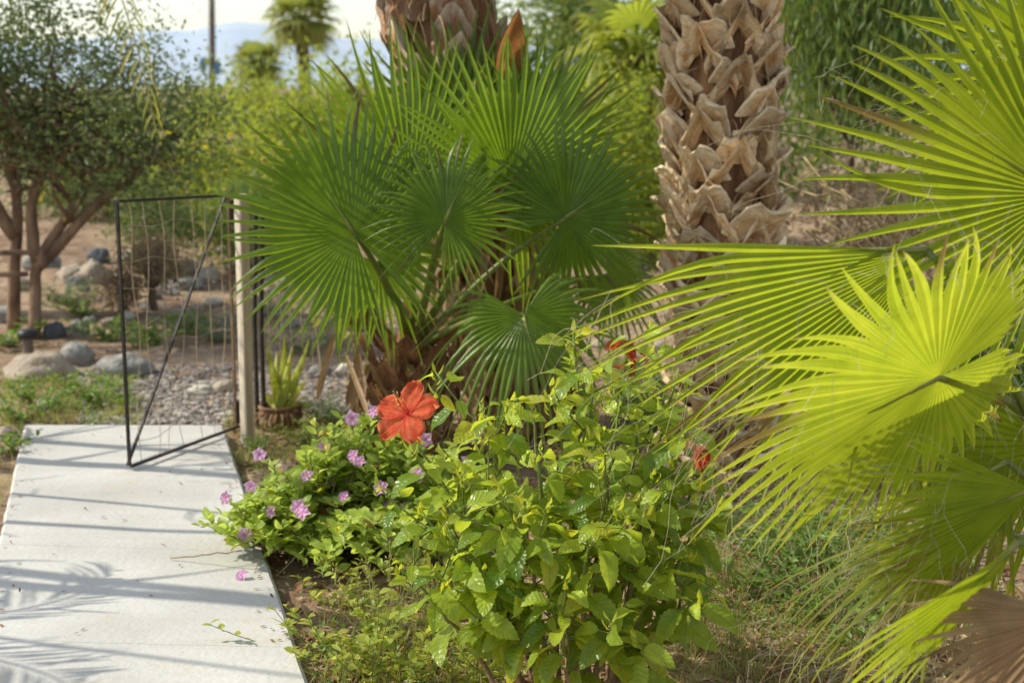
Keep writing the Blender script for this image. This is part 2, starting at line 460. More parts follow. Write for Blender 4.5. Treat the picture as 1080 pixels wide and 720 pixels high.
# ------------------------------------------------------------------ world, sun, camera
SUN_AZ = np.array([-0.97, 0.12]); SUN_AZ /= np.linalg.norm(SUN_AZ)
SUN_EL = rad(41)
sun_dir = Vector((SUN_AZ[0] * math.cos(SUN_EL), SUN_AZ[1] * math.cos(SUN_EL), math.sin(SUN_EL)))
w = bpy.data.worlds.new('World'); scn.world = w; w.use_nodes = True
wn = w.node_tree
bg = wn.nodes['Background']; bg.inputs['Strength'].default_value = 0.15
sky = wn.nodes.new('ShaderNodeTexSky'); sky.sky_type = 'NISHITA'; sky.sun_disc = False
sky.sun_elevation = SUN_EL; sky.sun_rotation = math.atan2(SUN_AZ[0], SUN_AZ[1])
sky.dust_density = 1.2; sky.air_density = 1.0
haze = mixc(wn, 1.0, sky.outputs[0], (2.4, 2.35, 2.15), 'ADD')   # thin bright high haze
wn.links.new(haze, bg.inputs[0])
sl = bpy.data.lights.new('sun', 'SUN'); sl.energy = 5.0; sl.angle = rad(.55); sl.color = (1, .94, .77)
so = bpy.data.objects.new('sun', sl); COL.objects.link(so)
so.rotation_euler = sun_dir.to_track_quat('Z', 'Y').to_euler(); so.location = (-8, 4, 8)

cam = bpy.data.cameras.new('camera'); cam.sensor_width = 36; cam.lens = 50; cam.clip_end = 6000; cam.clip_start = .05
cam.dof.use_dof = True; cam.dof.focus_distance = 3.55; cam.dof.aperture_fstop = 3.6
co = bpy.data.objects.new('camera', cam); COL.objects.link(co)
co.location = (0, 0, CAMH); co.rotation_euler = (math.pi / 2 - PITCH, 0, 0)
scn.camera = co
scn.view_settings.view_transform = 'Standard'; scn.view_settings.look = 'None'; scn.view_settings.exposure = 0

# ------------------------------------------------------------------ ground, path, gravel, hills
PL0, PL1 = g0(25, 448), g0(2, 552)
PR0, PR1 = g0(236, 448), g0(326, 720)


def ext(a, b, y):
    t = (y - a[1]) / (b[1] - a[1])
    return a + (b - a) * t


def path_edges(y):
    return ext(PL0, PL1, y)[0], ext(PR0, PR1, y)[0]


def axis_vals(lo, hi, step, far):
    core = list(np.arange(lo, hi + 1e-6, step))
    out, s, v = [], step, hi
    while v < far:
        s *= 1.22; v += s; out.append(v)
    left, s, v = [], step, lo
    while v > -far:
        s *= 1.22; v -= s; left.append(v)
    return np.array(left[::-1] + core + out)


def make_ground():
    xs, ys = axis_vals(-3.6, 3.6, .045, 2500), axis_vals(2.6, 11, .05, 2500)
    V = np.zeros((len(ys), len(xs), 3))
    yfar = PL0[1]
    for j, y in enumerate(ys):
        l, r = path_edges(min(y, yfar))
        for i, x in enumerate(xs):
            z = gz(x, y)
            if y < yfar + .05 and l - .05 < x < r + .04: z = min(z, -.055)
            V[j, i] = (x, y, z)
    mb = MB(); mb.add(V.reshape(-1, 3), grid_quads(len(ys), len(xs)))
    tag(mb.build('ground', M['soil'], smooth=True), kind='structure')


make_ground()


def make_path():
    mb = MB()
    ys = np.linspace(0.6, PL0[1], 60)
    rows = []
    for k, y in enumerate(ys):
        l, r = path_edges(y)
        jl, jr = .008 * nz(y * 7, 1), .010 * nz(y * 6, 5)
        b = .012
        rows.append([(l + jl, y, -.12), (l + jl, y, -b), (l + jl + b, y, 0), ((l * 2 + r) / 3, y, .002 * nz(y, 7)), ((l + 2 * r) / 3, y, .002 * nz(y, 9)), (r + jr - b, y, 0), (r + jr, y, -b), (r + jr, y, -.12)])
    V = np.array(rows)
    mb.add(V.reshape(-1, 3), grid_quads(len(ys), 8)[:, ::-1])
    l, r = path_edges(ys[-1])
    e = V[-1]
    mb.add(np.vstack([e[1:7], [(e[1][0], e[1][1], -.12), (e[6][0], e[6][1], -.12)]]), [(0, 1, 2, 3)], [(0, 3, 4), (0, 4, 5), (0, 5, 7), (0, 7, 6)])
    tag(mb.build('path', M['concrete']), kind='structure')


make_path()


def pebbles(mb, P, S, tints):
    ico = np.array([(0, 0, 1), (.9, 0, .3), (.28, .85, .3), (-.72, .53, .3), (-.72, -.53, .3), (.28, -.85, .3), (.72, .53, -.3), (-.28, .85, -.3), (-.9, 0, -.3), (-.28, -.85, -.3), (.72, -.53, -.3), (0, 0, -1)])
    F = np.array([(0, 1, 2), (0, 2, 3), (0, 3, 4), (0, 4, 5), (0, 5, 1), (1, 6, 2), (2, 7, 3), (3, 8, 4), (4, 9, 5), (5, 10, 1), (6, 7, 2), (7, 8, 3), (8, 9, 4), (9, 10, 5), (10, 6, 1)])
    n = len(P)
    a = R.rand(n) * 6.28
    sc = np.stack([.7 + .6 * R.rand(n), .7 + .6 * R.rand(n), .45 + .3 * R.rand(n)], 1) * S[:, None]
    v = ico[None] * (1 + .15 * R.randn(n, 12, 1)) * sc[:, None]
    ca, sa = np.cos(a)[:, None], np.sin(a)[:, None]
    V = np.stack([v[..., 0] * ca - v[..., 1] * sa, v[..., 0] * sa + v[..., 1] * ca, v[..., 2]], -1) + P[:, None]
    T = (F[None] + (np.arange(n) * 12)[:, None, None]).reshape(-1, 3)
    mb.add(V.reshape(-1, 3), None, T, np.repeat(tints, 12, axis=0))


def make_gravel():
    mb = MB(); P, S = [], []
    for _ in range(3600):
        px = rnd.uniform(85, 420); py = rnd.uniform(402, 449) if rnd.random() < .8 else rnd.uniform(385, 405)
        if px > 240 and py > 440: continue
        p = gp(px, py)
        if p[1] < PL0[1] + .02: continue
        s = rnd.uniform(.008, .022)
        P.append(p + [0, 0, s * .2]); S.append(s)
    P = np.array(P); S = np.array(S)
    t = np.stack([R.rand(len(P)), R.rand(len(P)) ** 4, np.zeros(len(P))], 1)
    pebbles(mb, P, S, t)
    tag(mb.build('gravel', M['gravel'], smooth=False), kind='stuff')
    o = bpy.data.objects['gravel']; tag(o, 'strip of blue grey gravel beyond the end of the path', 'gravel')
    mb = MB(); P, S = [], []
    for _ in range(900):
        px = rnd.uniform(60, 700); py = rnd.uniform(255, 405)
        p = gp(px, py); s = rnd.uniform(.006, .02)
        P.append(p); S.append(s)
    P = np.array(P); S = np.array(S)
    pebbles(mb, P, S, np.stack([R.rand(len(P)), R.rand(len(P)), np.zeros(len(P))], 1))
    tag(mb.build('stone_chips', M['gravel']), 'small loose stones strewn over the bare bank', 'stones', kind='stuff')


make_gravel()


def make_hills():
    mb = MB()
    n = 160
    a = np.linspace(-1.3, 1.0, n)
    rows = []
    for k, (d, hs) in enumerate(((1500, 0), (1700, .55), (1950, 1.0), (2300, .2))):
        row = []
        for t in a:
            h = 60 + 16 * nz(t * 6, 2) + 8 * nz(t * 18, 4) + 26 * math.exp(-((t + .18) / .06) ** 2)
            row.append((d * math.sin(t), d * math.cos(t), -2 + hs * h * (1 + .1 * nz(t * 30, d))))
        rows.append(row)
    mb.add(np.array(rows).reshape(-1, 3), grid_quads(4, n))
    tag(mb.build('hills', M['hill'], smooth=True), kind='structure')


make_hills()

# ------------------------------------------------------------------ stones
ROCKS = [  # px, py(centre), w, h, material, label
    (36, 389, 74, 36, 'rock_tan', 'large tan rounded boulder at the left edge beside the path weeds'),
    (78, 374, 40, 30, 'rock_grey', 'grey upright stone just behind the large tan boulder'),
    (127, 386, 58, 28, 'rock_grey', 'long grey rock lying behind the free end of the gate'),
    (56, 349, 26, 20, 'rock_blue', 'dark stone next to the small garden lamp'),
    (80, 348, 24, 20, 'rock_grey', 'small grey stone right of the dark stone by the garden lamp'),
    (95, 289, 42, 27, 'rock_tan', 'round tan boulder on the bank right of the tree trunks'),
    (73, 286, 30, 22, 'rock_tan', 'tan boulder partly behind the round one near the tree trunks'),
    (103, 269, 24, 20, 'rock_blue', 'blue dark rock on top of the bank near the tree'),
    (194, 273, 34, 28, 'rock_tan', 'tan boulder on the bank seen through the gate wires'),
    (217, 276, 25, 19, 'rock_pale', 'pale rounded rock right of the tan boulder behind the gate'),
    (193, 299, 38, 15, 'rock_grey', 'flat grey slab below the boulders behind the gate'),
    (224, 318, 22, 12, 'rock_pale', 'small whitish stone in the middle of the bare bank'),
    (154, 323, 14, 10, 'rock_pale', 'little pale stone beside the gate frame on the bank'),
    (212, 412, 30, 13, 'rock_pale', 'flat pale stone in the gravel behind the gate'),
    (236, 408, 26, 17, 'rock_tan', 'tan stone in the gravel left of the wooden post'),
    (366, 391, 26, 19, 'rock_pale', 'pale stone behind the aloe near the young palm'),
    (337, 392, 28, 16, 'rock_grey', 'grey stone on the gravel right of the aloe'),
    (240, 339, 20, 12, 'rock_grey', 'grey stone on the bank just left of the post'),
    (308, 341, 22, 12, 'rock_grey', 'grey stone on the bank above the aloe'),
    (5, 330, 26, 26, 'rock_grey', 'grey boulder cut by the left edge below the trunks'),
    (48, 427, 26, 15, 'rock_grey', 'small grey stone among the weeds near the path corner'),
    (3, 458, 22, 18, 'rock_tan', 'tan stone at the left edge in front of the weeds'),
    (186, 330, 24, 12, 'rock_grey', 'low grey rock behind the gate wires above the gravel'),
    (40, 268, 40, 26, 'rock_grey', 'grey boulder behind the pair of tree trunks'),
    (140, 272, 34, 18, 'rock_grey', 'grey rock behind the upper gate corner'),
    (250, 268, 30, 20, 'rock_tan', 'tan boulder partly behind the top of the wooden post'),
    (20, 300, 24, 15, 'rock_tan', 'tan stone left of the tree trunk foot'),
    (300, 300, 26, 14, 'rock_tan', 'tan rock on the bank behind the black posts'),
]


def rock(px, py, wpx, hpx, mat, label):
    b = gp(px, py + hpx * .38)
    s = b[1] / FPX
    w_, h_ = wpx * s * .5, hpx * s * .62
    nu, nv = 26, 16
    V = []
    seed = rnd.random() * 50
    for i in range(nv):
        th = math.pi * i / (nv - 1)
        for j in range(nu):
            ph = 2 * math.pi * j / nu
            d = np.array([math.sin(th) * math.cos(ph), math.sin(th) * math.sin(ph), math.cos(th)])
            k = 1 + .30 * nz(*(d * 1.3 + seed)) + .14 * nz(*(d * 3 + seed)) + .05 * nz(*(d * 8 + seed)) - .12 * abs(nz(*(d * 2.2 + seed + 9)))
            p = d * k
            p[2] = max(p[2], -.5) if p[2] < 0 else p[2] * (0.9 + .1 * d[0])
            V.append(p * [w_, w_ * .85, h_])
    mb = MB()
    V = np.array(V); V[:, 1] += w_ * .5
    mb.add(V + b + [0, 0, h_ * .38], grid_quads(nv, nu, True)[:, ::-1])
    o = mb.build('rock', M[mat], origin=b, smooth=True)
    tag(o, label, 'rock', 'stones on the bank and by the path')


for a in ROCKS: rock(*a)
for k in range(34):
    px, py = (rnd.uniform(50, 300), rnd.uniform(262, 350)) if k < 24 else (rnd.uniform(300, 720), rnd.uniform(310, 390))
    wpx = rnd.uniform(9, 20)
    rock(px, py, wpx, wpx * rnd.uniform(.5, .75), rnd.choice(['rock_tan', 'rock_grey', 'rock_grey', 'rock_pale']), 'small loose stone among others scattered over the bare bank')
    bpy.context.scene.collection.objects[-1]['group'] = 'small stones scattered over the bank'


# ------------------------------------------------------------------ fan leaves
LATS = (-1, -.78, -.2, 0, .2, .78, 1)


def fan_blade(mb, hub, axis, normal, Rr, span=5.4, nseg=48, fuse=.55, droop=.12, grav=.12, cup=0.0, pleat=.42, yellow=.3, base_tint=.5, brown=.25, side_len=.62, twist=0.0, threads=0, tmb=None, seed=0, missing=0.0, gravpow=2.0, costa=.0, a0=0.0, rib=.22, dead=.06, ybase=0.0):
    rr = np.random.RandomState(seed)
    hub = np.asarray(hub, float)
    A = unit(axis); N = np.asarray(normal, float); N = unit(N - A * np.dot(A, N)); S = np.cross(N, A)
    da = span / nseg
    tf = np.array([.03, .22, .45, .7, .88, 1.0]); tn = np.array([.12, .28, .46, .64, .82, 1.0])
    half = math.pi
    sw = 0
    for i in range(nseg):
        if rr.rand() < missing: continue
        a = a0 - span / 2 + da * (i + .5)
        L = Rr * (1 - (1 - side_len) * (abs(a) / half) ** 1.6) * (1 + .045 * rr.randn())
        rf = Rr * fuse * (1 - .35 * (abs(a) / half)) * (1 + .05 * rr.randn())
        rf = min(rf, L * .85)
        r = np.concatenate([tf * rf, rf + tn * (L - rf)])
        fr = np.concatenate([np.zeros(6), tn])
        sw = .7 * sw + .5 * rr.randn()
        dev = .05 * rr.randn() + .03 * sw
        droopk = grav * (1 + .5 * rr.randn()) * (1 + .25 * sw)
        hw = np.where(fr <= 0, r * math.tan(da / 2), rf * math.tan(da / 2) * (1 - fr) ** .75 * (1 + .12 * (fr > 0) * (fr < .4)))
        hw[-1] = .0006
        aa = a + costa * np.sin(a) * (r / Rr)
        ang = a + dev * fr ** 1.5 + twist * (r / Rr)
        ca, sa = np.cos(ang), np.sin(ang)
        tx = np.stack([-sa, ca], 1)
        pl = pleat * hw * np.where(fr > 0, 1 - .4 * fr, 1)
        pts = []
        for lat in LATS:
            hgt = 1 - 2 * abs(lat)
            u = r * ca + lat * hw * tx[:, 0]; v = r * sa + lat * hw * tx[:, 1]
            rad_ = r / Rr
            h = hgt * pl * .5 - droop * Rr * rad_ ** 2 + cup * Rr * (np.abs(v) / Rr) ** 1.5
            P = hub + u[:, None] * A + v[:, None] * S + h[:, None] * N
            P[:, 2] -= droopk * (L - rf) * fr ** gravpow
            pts.append(P)
        V = np.stack(pts, 1).reshape(-1, 3)
        m = len(r)
        jit = np.clip(base_tint + .22 * rr.randn(), 0, 1)
        tip = np.clip(yellow * (.35 + rr.rand()) * fr ** 1.5, 0, 1)
        br = np.where(fr > .8, brown * rr.rand() * (fr - .8) * 5, 0)
        nl = len(LATS)
        T = np.zeros((m, nl, 3)); T[..., 0] = np.clip(jit + .10 * rr.randn(1, nl) + .08 * rr.randn(m, 1), 0, 1); T[..., 1] = tip[:, None]; T[..., 2] = br[:, None]
        T[:, [0, -1], 1] = np.clip(T[:, [0, -1], 1] + rib * .8 + yellow * .3 * (fr[:, None] > 0), 0, 1)
        T[:, nl // 2, 1] = np.clip(T[:, nl // 2, 1] + rib, 0, 1)
        T[..., 1] = np.clip(T[..., 1] + ybase * (.5 + rr.rand()), 0, 1)
        if rr.rand() < dead:
            T[..., 2] = np.clip(T[..., 2] + np.clip((fr[:, None] - .25 * rr.rand()) * 2.2, 0, .9), 0, 1)
        luv = np.zeros((m, nl, 3)); luv[..., 0] = (r / Rr)[:, None]; luv[..., 1] = np.array(LATS)[None] * .5 + .5; luv[..., 2] = rr.rand()
        mb.add(V, grid_quads(m, nl), None, T.reshape(-1, 3), 0, luv.reshape(-1, 3))
        for _q in range(int(threads + rr.rand()) if tmb is not None else 0):
            p0 = V[6 * nl + nl - 1] if rr.rand() < .5 else V[(m - 2) * nl]
            ln = .05 + .12 * rr.rand()
            d0 = unit(p0 - hub) * .7 + rr.randn(3) * .5
            ts = np.linspace(0, 1, 7)[:, None]
            cur = p0 + d0 * ln * ts + np.array([0, 0, -1]) * ln * .5 * ts ** 2
            ph = rr.rand() * 6
            cur += unit(rr.randn(3)) * ln * .22 * np.sin(ts * 7 + ph) * ts
            tube(tmb, cur, .00042, 3, cap=False)


def petiole(mb, p0, p1, r0=.016, r1=.008, sag=.06, up=None):
    p0, p1 = np.asarray(p0, float), np.asarray(p1, float)
    mid = (p0 + p1) / 2 + np.array([0, 0, sag]) if up is None else np.asarray(up, float)
    pts = bez(p0, mid, p1, 10)
    t = np.linspace(0, 1, 10)
    T = np.zeros((10 * 6 + 2, 3)); T[:, 0] = .5
    T[:60, 2] = np.repeat(np.clip(.8 - t * 3, 0, 1), 6)
    tube(mb, pts, r0 + (r1 - r0) * t, 6, T)
    return pts


def fan_palm(label, cat, heart, leaves, mat, name='fan_palm', thr=0, seed0=0, group=None, rp=(.016, .008)):
    root = thing(name, label, cat, heart, group)
    for k, lf in enumerate(leaves):
        hub, tip = at(*lf['hub']), at(*lf['tip'])
        ax = tip - hub
        kw = {q: v for q, v in lf.items() if q not in ('hub', 'tip', 'n', 'p0', 'label', 'mat', 'up')}
        mp = MB()
        petiole(mp, lf.get('p0', heart), hub, *rp, sag=lf.get('sag', .1) if 'sag' not in kw else kw.pop('sag'), up=lf.get('up'))
        # short costa running into the blade
        m = lf.get('mat', mat)
        mb = MB(); tm = MB() if thr else None
        nv = np.asarray(lf['n'], float)
        fan_blade(mb, hub, ax, nv, np.linalg.norm(ax), tmb=tm, threads=thr, seed=seed0 + k, **kw)
        A = unit(ax); N = unit(nv - A * np.dot(A, nv))
        L = np.linalg.norm(ax)
        ts = np.linspace(0, .3, 5)
        cp = np.array([hub + A * L * t - N * (kw.get('droop', .12) * L * t * t + .003) for t in ts])
        tube(mp, cp, rp[1] * (1 - ts / .34), 6, (.7, .25, 0))
        leaf = mb.build('leaf', M[m], root)
        if 'label' in lf: leaf['label'] = lf['label']
        mp.build('stalk', M['petiole'], leaf, origin=ORG[root.name], smooth=True)
        if tm and tm.n: tag(tm.build('leaf_threads', M['thread'], leaf, origin=ORG[root.name]), kind='stuff')
    return root


def U(**k): return k


# front palm on the right
heartF = np.array([1.52, 3.2, 0.16])
front = [
    U(hub=(1118, 205, 2.95), tip=(893, 60, 2.85), n=(.50, -.80, -.1), span=5.6, nseg=62, fuse=.5, grav=.10, yellow=.16, droop=.05, brown=.5, sag=.1, base_tint=.55, pleat=.7, side_len=.8, rib=.3, ybase=.08),
    U(hub=(978, 264, 2.88), tip=(618, 262, 2.75), n=(.32, -.85, -.22), span=1.25, a0=.60, nseg=24, fuse=.52, grav=.10, yellow=.35, droop=.03, brown=.6, side_len=.6, label='nearly level folded leaf with long pale tips pointing left', base_tint=.35, pleat=.6, rib=.35, ybase=.08),
    U(hub=(985, 300, 3.06), tip=(735, 412, 2.95), n=(-.62, -.50, .60), span=1.35, nseg=22, fuse=.55, grav=.12, yellow=.4, droop=.05, brown=.5, side_len=.8, base_tint=.3, pleat=.6, rib=.35, dead=.15),
    U(hub=(990, 398, 2.72), tip=(738, 528, 2.60), n=(.38, -.74, -.52), up=at(1100, 385, 3.25), span=6.1, nseg=58, fuse=.56, grav=.07, yellow=.42, droop=.03, brown=1.0, pleat=.6, side_len=.26, rib=.4, dead=.1, ybase=.15, label='bright yellow green leaf with centre facing the path', base_tint=.75),
    U(hub=(1032, 548, 2.92), tip=(835, 668, 2.80), n=(-.5, -.40, .78), span=1.15, nseg=18, fuse=.42, grav=.30, yellow=.5, droop=.12, brown=.7, side_len=.7, base_tint=.2),  # low base tint puts the shade on this leaf into its colour
    U(hub=(1075, 572, 2.55), tip=(895, 748, 2.42), n=(.35, -.75, -.45), span=.75, a0=.1, nseg=12, fuse=.55, grav=.12, yellow=.5, droop=.10, brown=.5, side_len=.8, base_tint=.4),
    U(hub=(1150, 92, 3.08), tip=(978, -75, 3.0), n=(.5, -.8, -.1), span=5.2, nseg=50, fuse=.5, grav=.12, yellow=.2, droop=.06, brown=.5, base_tint=.5, pleat=.7, side_len=.85),
    U(hub=(1088, 515, 2.78), tip=(905, 600, 2.7), n=(.30, -.78, -.4), span=1.7, nseg=22, fuse=.5, grav=.22, yellow=.5, droop=.1, brown=.8, base_tint=.6, pleat=.6, rib=.3, dead=.15),
    U(hub=(1125, 650, 2.5), tip=(985, 742, 2.4), mat='fan_dry', label='dry brown drooping leaf at the bottom corner', n=(-.3, -.8, .4), span=1.9, nseg=20, fuse=.5, grav=.15, yellow=.5, droop=.1, brown=.8, base_tint=.6, pleat=.6, rib=.3, dead=.15),
    U(hub=(1062, 486, 3.05), tip=(900, 575, 3.05), n=(-.4, -.5, .7), span=2.2, nseg=24, fuse=.45, grav=.35, yellow=.5, droop=.15, brown=.9, base_tint=.3, pleat=.6, dead=.35),
    U(hub=(1010, 330, 3.3), tip=(800, 470, 3.25), n=(-.45, -.55, .6), span=2.0, nseg=24, fuse=.5, grav=.22, yellow=.4, droop=.1, brown=.7, base_tint=.3, pleat=.6, rib=.3, dead=.15, label='leaf drooping behind the bright centred one'),
    U(hub=(1120, 470, 3.2), tip=(985, 600, 3.25), n=(-.2, -.75, .5), span=3.0, nseg=26, fuse=.45, grav=.3, yellow=.4, droop=.15, brown=.7, base_tint=.3, pleat=.6, dead=.2),
    U(hub=(1180, 430, 3.35), tip=(1040, 500, 3.5), n=(-.3, -.5, .8), span=4.5, nseg=36, fuse=.5, grav=.3, yellow=.3, droop=.15, brown=.5, base_tint=.3),
    U(hub=(1240, 330, 3.1), tip=(1420, 240, 3.1), n=(.2, -.7, .5), span=5.2, nseg=36, fuse=.5, grav=.3, yellow=.3, droop=.15),
    U(hub=(1300, 560, 3.0), tip=(1480, 600, 2.9), n=(.3, -.5, .8), span=5.2, nseg=36, fuse=.5, grav=.3, yellow=.3, droop=.15),
]
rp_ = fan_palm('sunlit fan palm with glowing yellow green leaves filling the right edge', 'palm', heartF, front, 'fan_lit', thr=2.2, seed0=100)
mb = MB()
tube(mb, [heartF + [0, 0, -.25], heartF + [0, 0, -.05], heartF + [0, 0, .12]], [.13, .12, .05], 14, rough=.05)
for k in range(14):
    a = k * 2.4; d = np.array([math.cos(a), math.sin(a), 0])
    p0 = heartF + d * .1 + [0, 0, -.1 + .015 * k]
    leaf_batch(mb, [p0], [d * .5 + [0, 0, 1]], [d], .12, .10, .4, .2, prof='strap', mi=0)
mb.build('trunk', M['fibre'], rp_)

# dry leaf lying at bottom right
hubd = gp(1140, 745, .10); tipd = gp(968, 722, .10)
root = thing('fallen_palm_leaf', 'dry brown fan leaf lying on the ground at the bottom right corner', 'palm leaf', hubd)
mb = MB()
fan_blade(mb, hubd, tipd - hubd, (-.25, -.75, .6), np.linalg.norm(tipd - hubd), span=2.5, nseg=22, fuse=.7, grav=.02, droop=-.05, yellow=.3, brown=.3, seed=55)
mb.build('blade', M['fan_dry'], root)
mb = MB(); petiole(mb, hubd + [.5, .1, -.03], hubd, .015, .009, .01); mb.build('stalk', M['straw'], root)

# young palm in the centre
heartC = at(437, 372, 5.65)
cen = [  # yellowed tips put a backlit glow into the leaf colour
    U(hub=(373, 246, 5.25), tip=(288, 112, 5.25), n=(.22, -.95, .12), span=5.9, nseg=56, fuse=.58, grav=.10, yellow=.35, droop=.08, base_tint=.45, brown=.3, side_len=.75, pleat=.8, rib=.34, label='left leaf with its round centre facing the path'),
    U(hub=(432, 205, 5.5), tip=(400, 22, 5.5), n=(.55, -.83, -.05), span=3.6, nseg=40, fuse=.5, grav=.03, yellow=.45, droop=.03, base_tint=.6, brown=.3, pleat=.9, rib=.34),
    U(hub=(538, 192, 5.5), tip=(634, 58, 5.55), n=(.5, -.85, -.05), span=5.0, nseg=54, fuse=.52, grav=.08, yellow=.25, droop=.10, base_tint=.55, brown=.3, side_len=.8, pleat=.9, rib=.34),
    U(hub=(470, 232, 5.15), tip=(506, 140, 5.2), n=(.15, -.95, .25), span=5.8, nseg=44, fuse=.46, grav=.16, yellow=.3, droop=.14, base_tint=.65, brown=.3, side_len=.75, pleat=.8, rib=.34),
    U(hub=(596, 230, 5.45), tip=(694, 160, 5.5), n=(.48, -.85, .1), span=5.6, nseg=48, fuse=.55, grav=.20, yellow=.45, droop=.12, base_tint=.35, brown=.3, side_len=.9, pleat=.8, rib=.34, label='right leaf whose lower fingers glow in the sun'),
    U(hub=(552, 332, 5.15), tip=(580, 445, 4.95), n=(-.1, -.55, .83), span=4.8, nseg=40, fuse=.45, grav=.75, yellow=.3, droop=.2, base_tint=.95, brown=.3, side_len=1.0, pleat=.8, rib=.34, label='low leaf hanging its pleated segments downward'),
    U(hub=(492, 150, 6.0), tip=(508, 0, 6.1), n=(.1, -.95, .1), span=3.4, nseg=38, fuse=.55, grav=.04, yellow=.45, droop=.04, base_tint=.3, brown=.3, pleat=.9, rib=.34),
    U(hub=(565, 160, 6.05), tip=(640, 45, 6.1), n=(.5, -.85, .0), span=3.4, nseg=36, fuse=.5, grav=.05, yellow=.3, droop=.04, base_tint=.6, brown=.3, pleat=.9, rib=.34),
    U(hub=(640, 290, 5.9), tip=(700, 355, 5.9), n=(.4, -.7, .2), span=4.6, nseg=36, fuse=.45, grav=.4, yellow=.3, droop=.2, base_tint=.6, brown=.3),
    U(hub=(398, 275, 5.5), tip=(420, 372, 5.4), n=(.3, -.8, .4), span=4.0, nseg=30, fuse=.4, grav=.5, yellow=.3, droop=.2, base_tint=.6, brown=.4, side_len=.8),
]
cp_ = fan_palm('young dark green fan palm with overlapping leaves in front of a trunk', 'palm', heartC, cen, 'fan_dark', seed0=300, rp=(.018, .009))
mb = MB()
bC = gp(440, 468)
tube(mb, [bC + [0, .05, -.1], (bC + heartC) / 2, heartC + [0, 0, .08]], [.15, .15, .07], 14, rough=.08)
for k in range(34):
    a = k * 2.4 + .3; d = np.array([math.cos(a), math.sin(a), 0])
    z = bC[2] + .05 + (heartC[2] - bC[2]) * (k / 33)
    p0 = np.array([bC[0] + (heartC[0] - bC[0]) * k / 33, heartC[1], z]) + d * .12
    leaf_batch(mb, [p0], [d * (.5 + .5 * R.rand()) + [0, 0, .9]], [d], .14 + .10 * R.rand(), .08, .3, .3, prof='strap')
mb.build('trunk', M['fibre'], cp_)
mb = MB()
n = 60
P = np.tile(heartC, (n, 1)) + R.randn(n, 3) * [.13, .05, .05]; P[:, 1] -= .05
D = np.stack([R.randn(n) * .5, -.3 + .3 * R.randn(n), -1.0 * np.ones(n)], 1)
leaf_batch(mb, P, D, np.tile([0, -1., .2], (n, 1)), .15 + .25 * R.rand(n), .012 + .02 * R.rand(n), R.randn(n) * .8, .3, prof='strap')
mb.build('dry_sheath', M['fan_dry'], cp_)


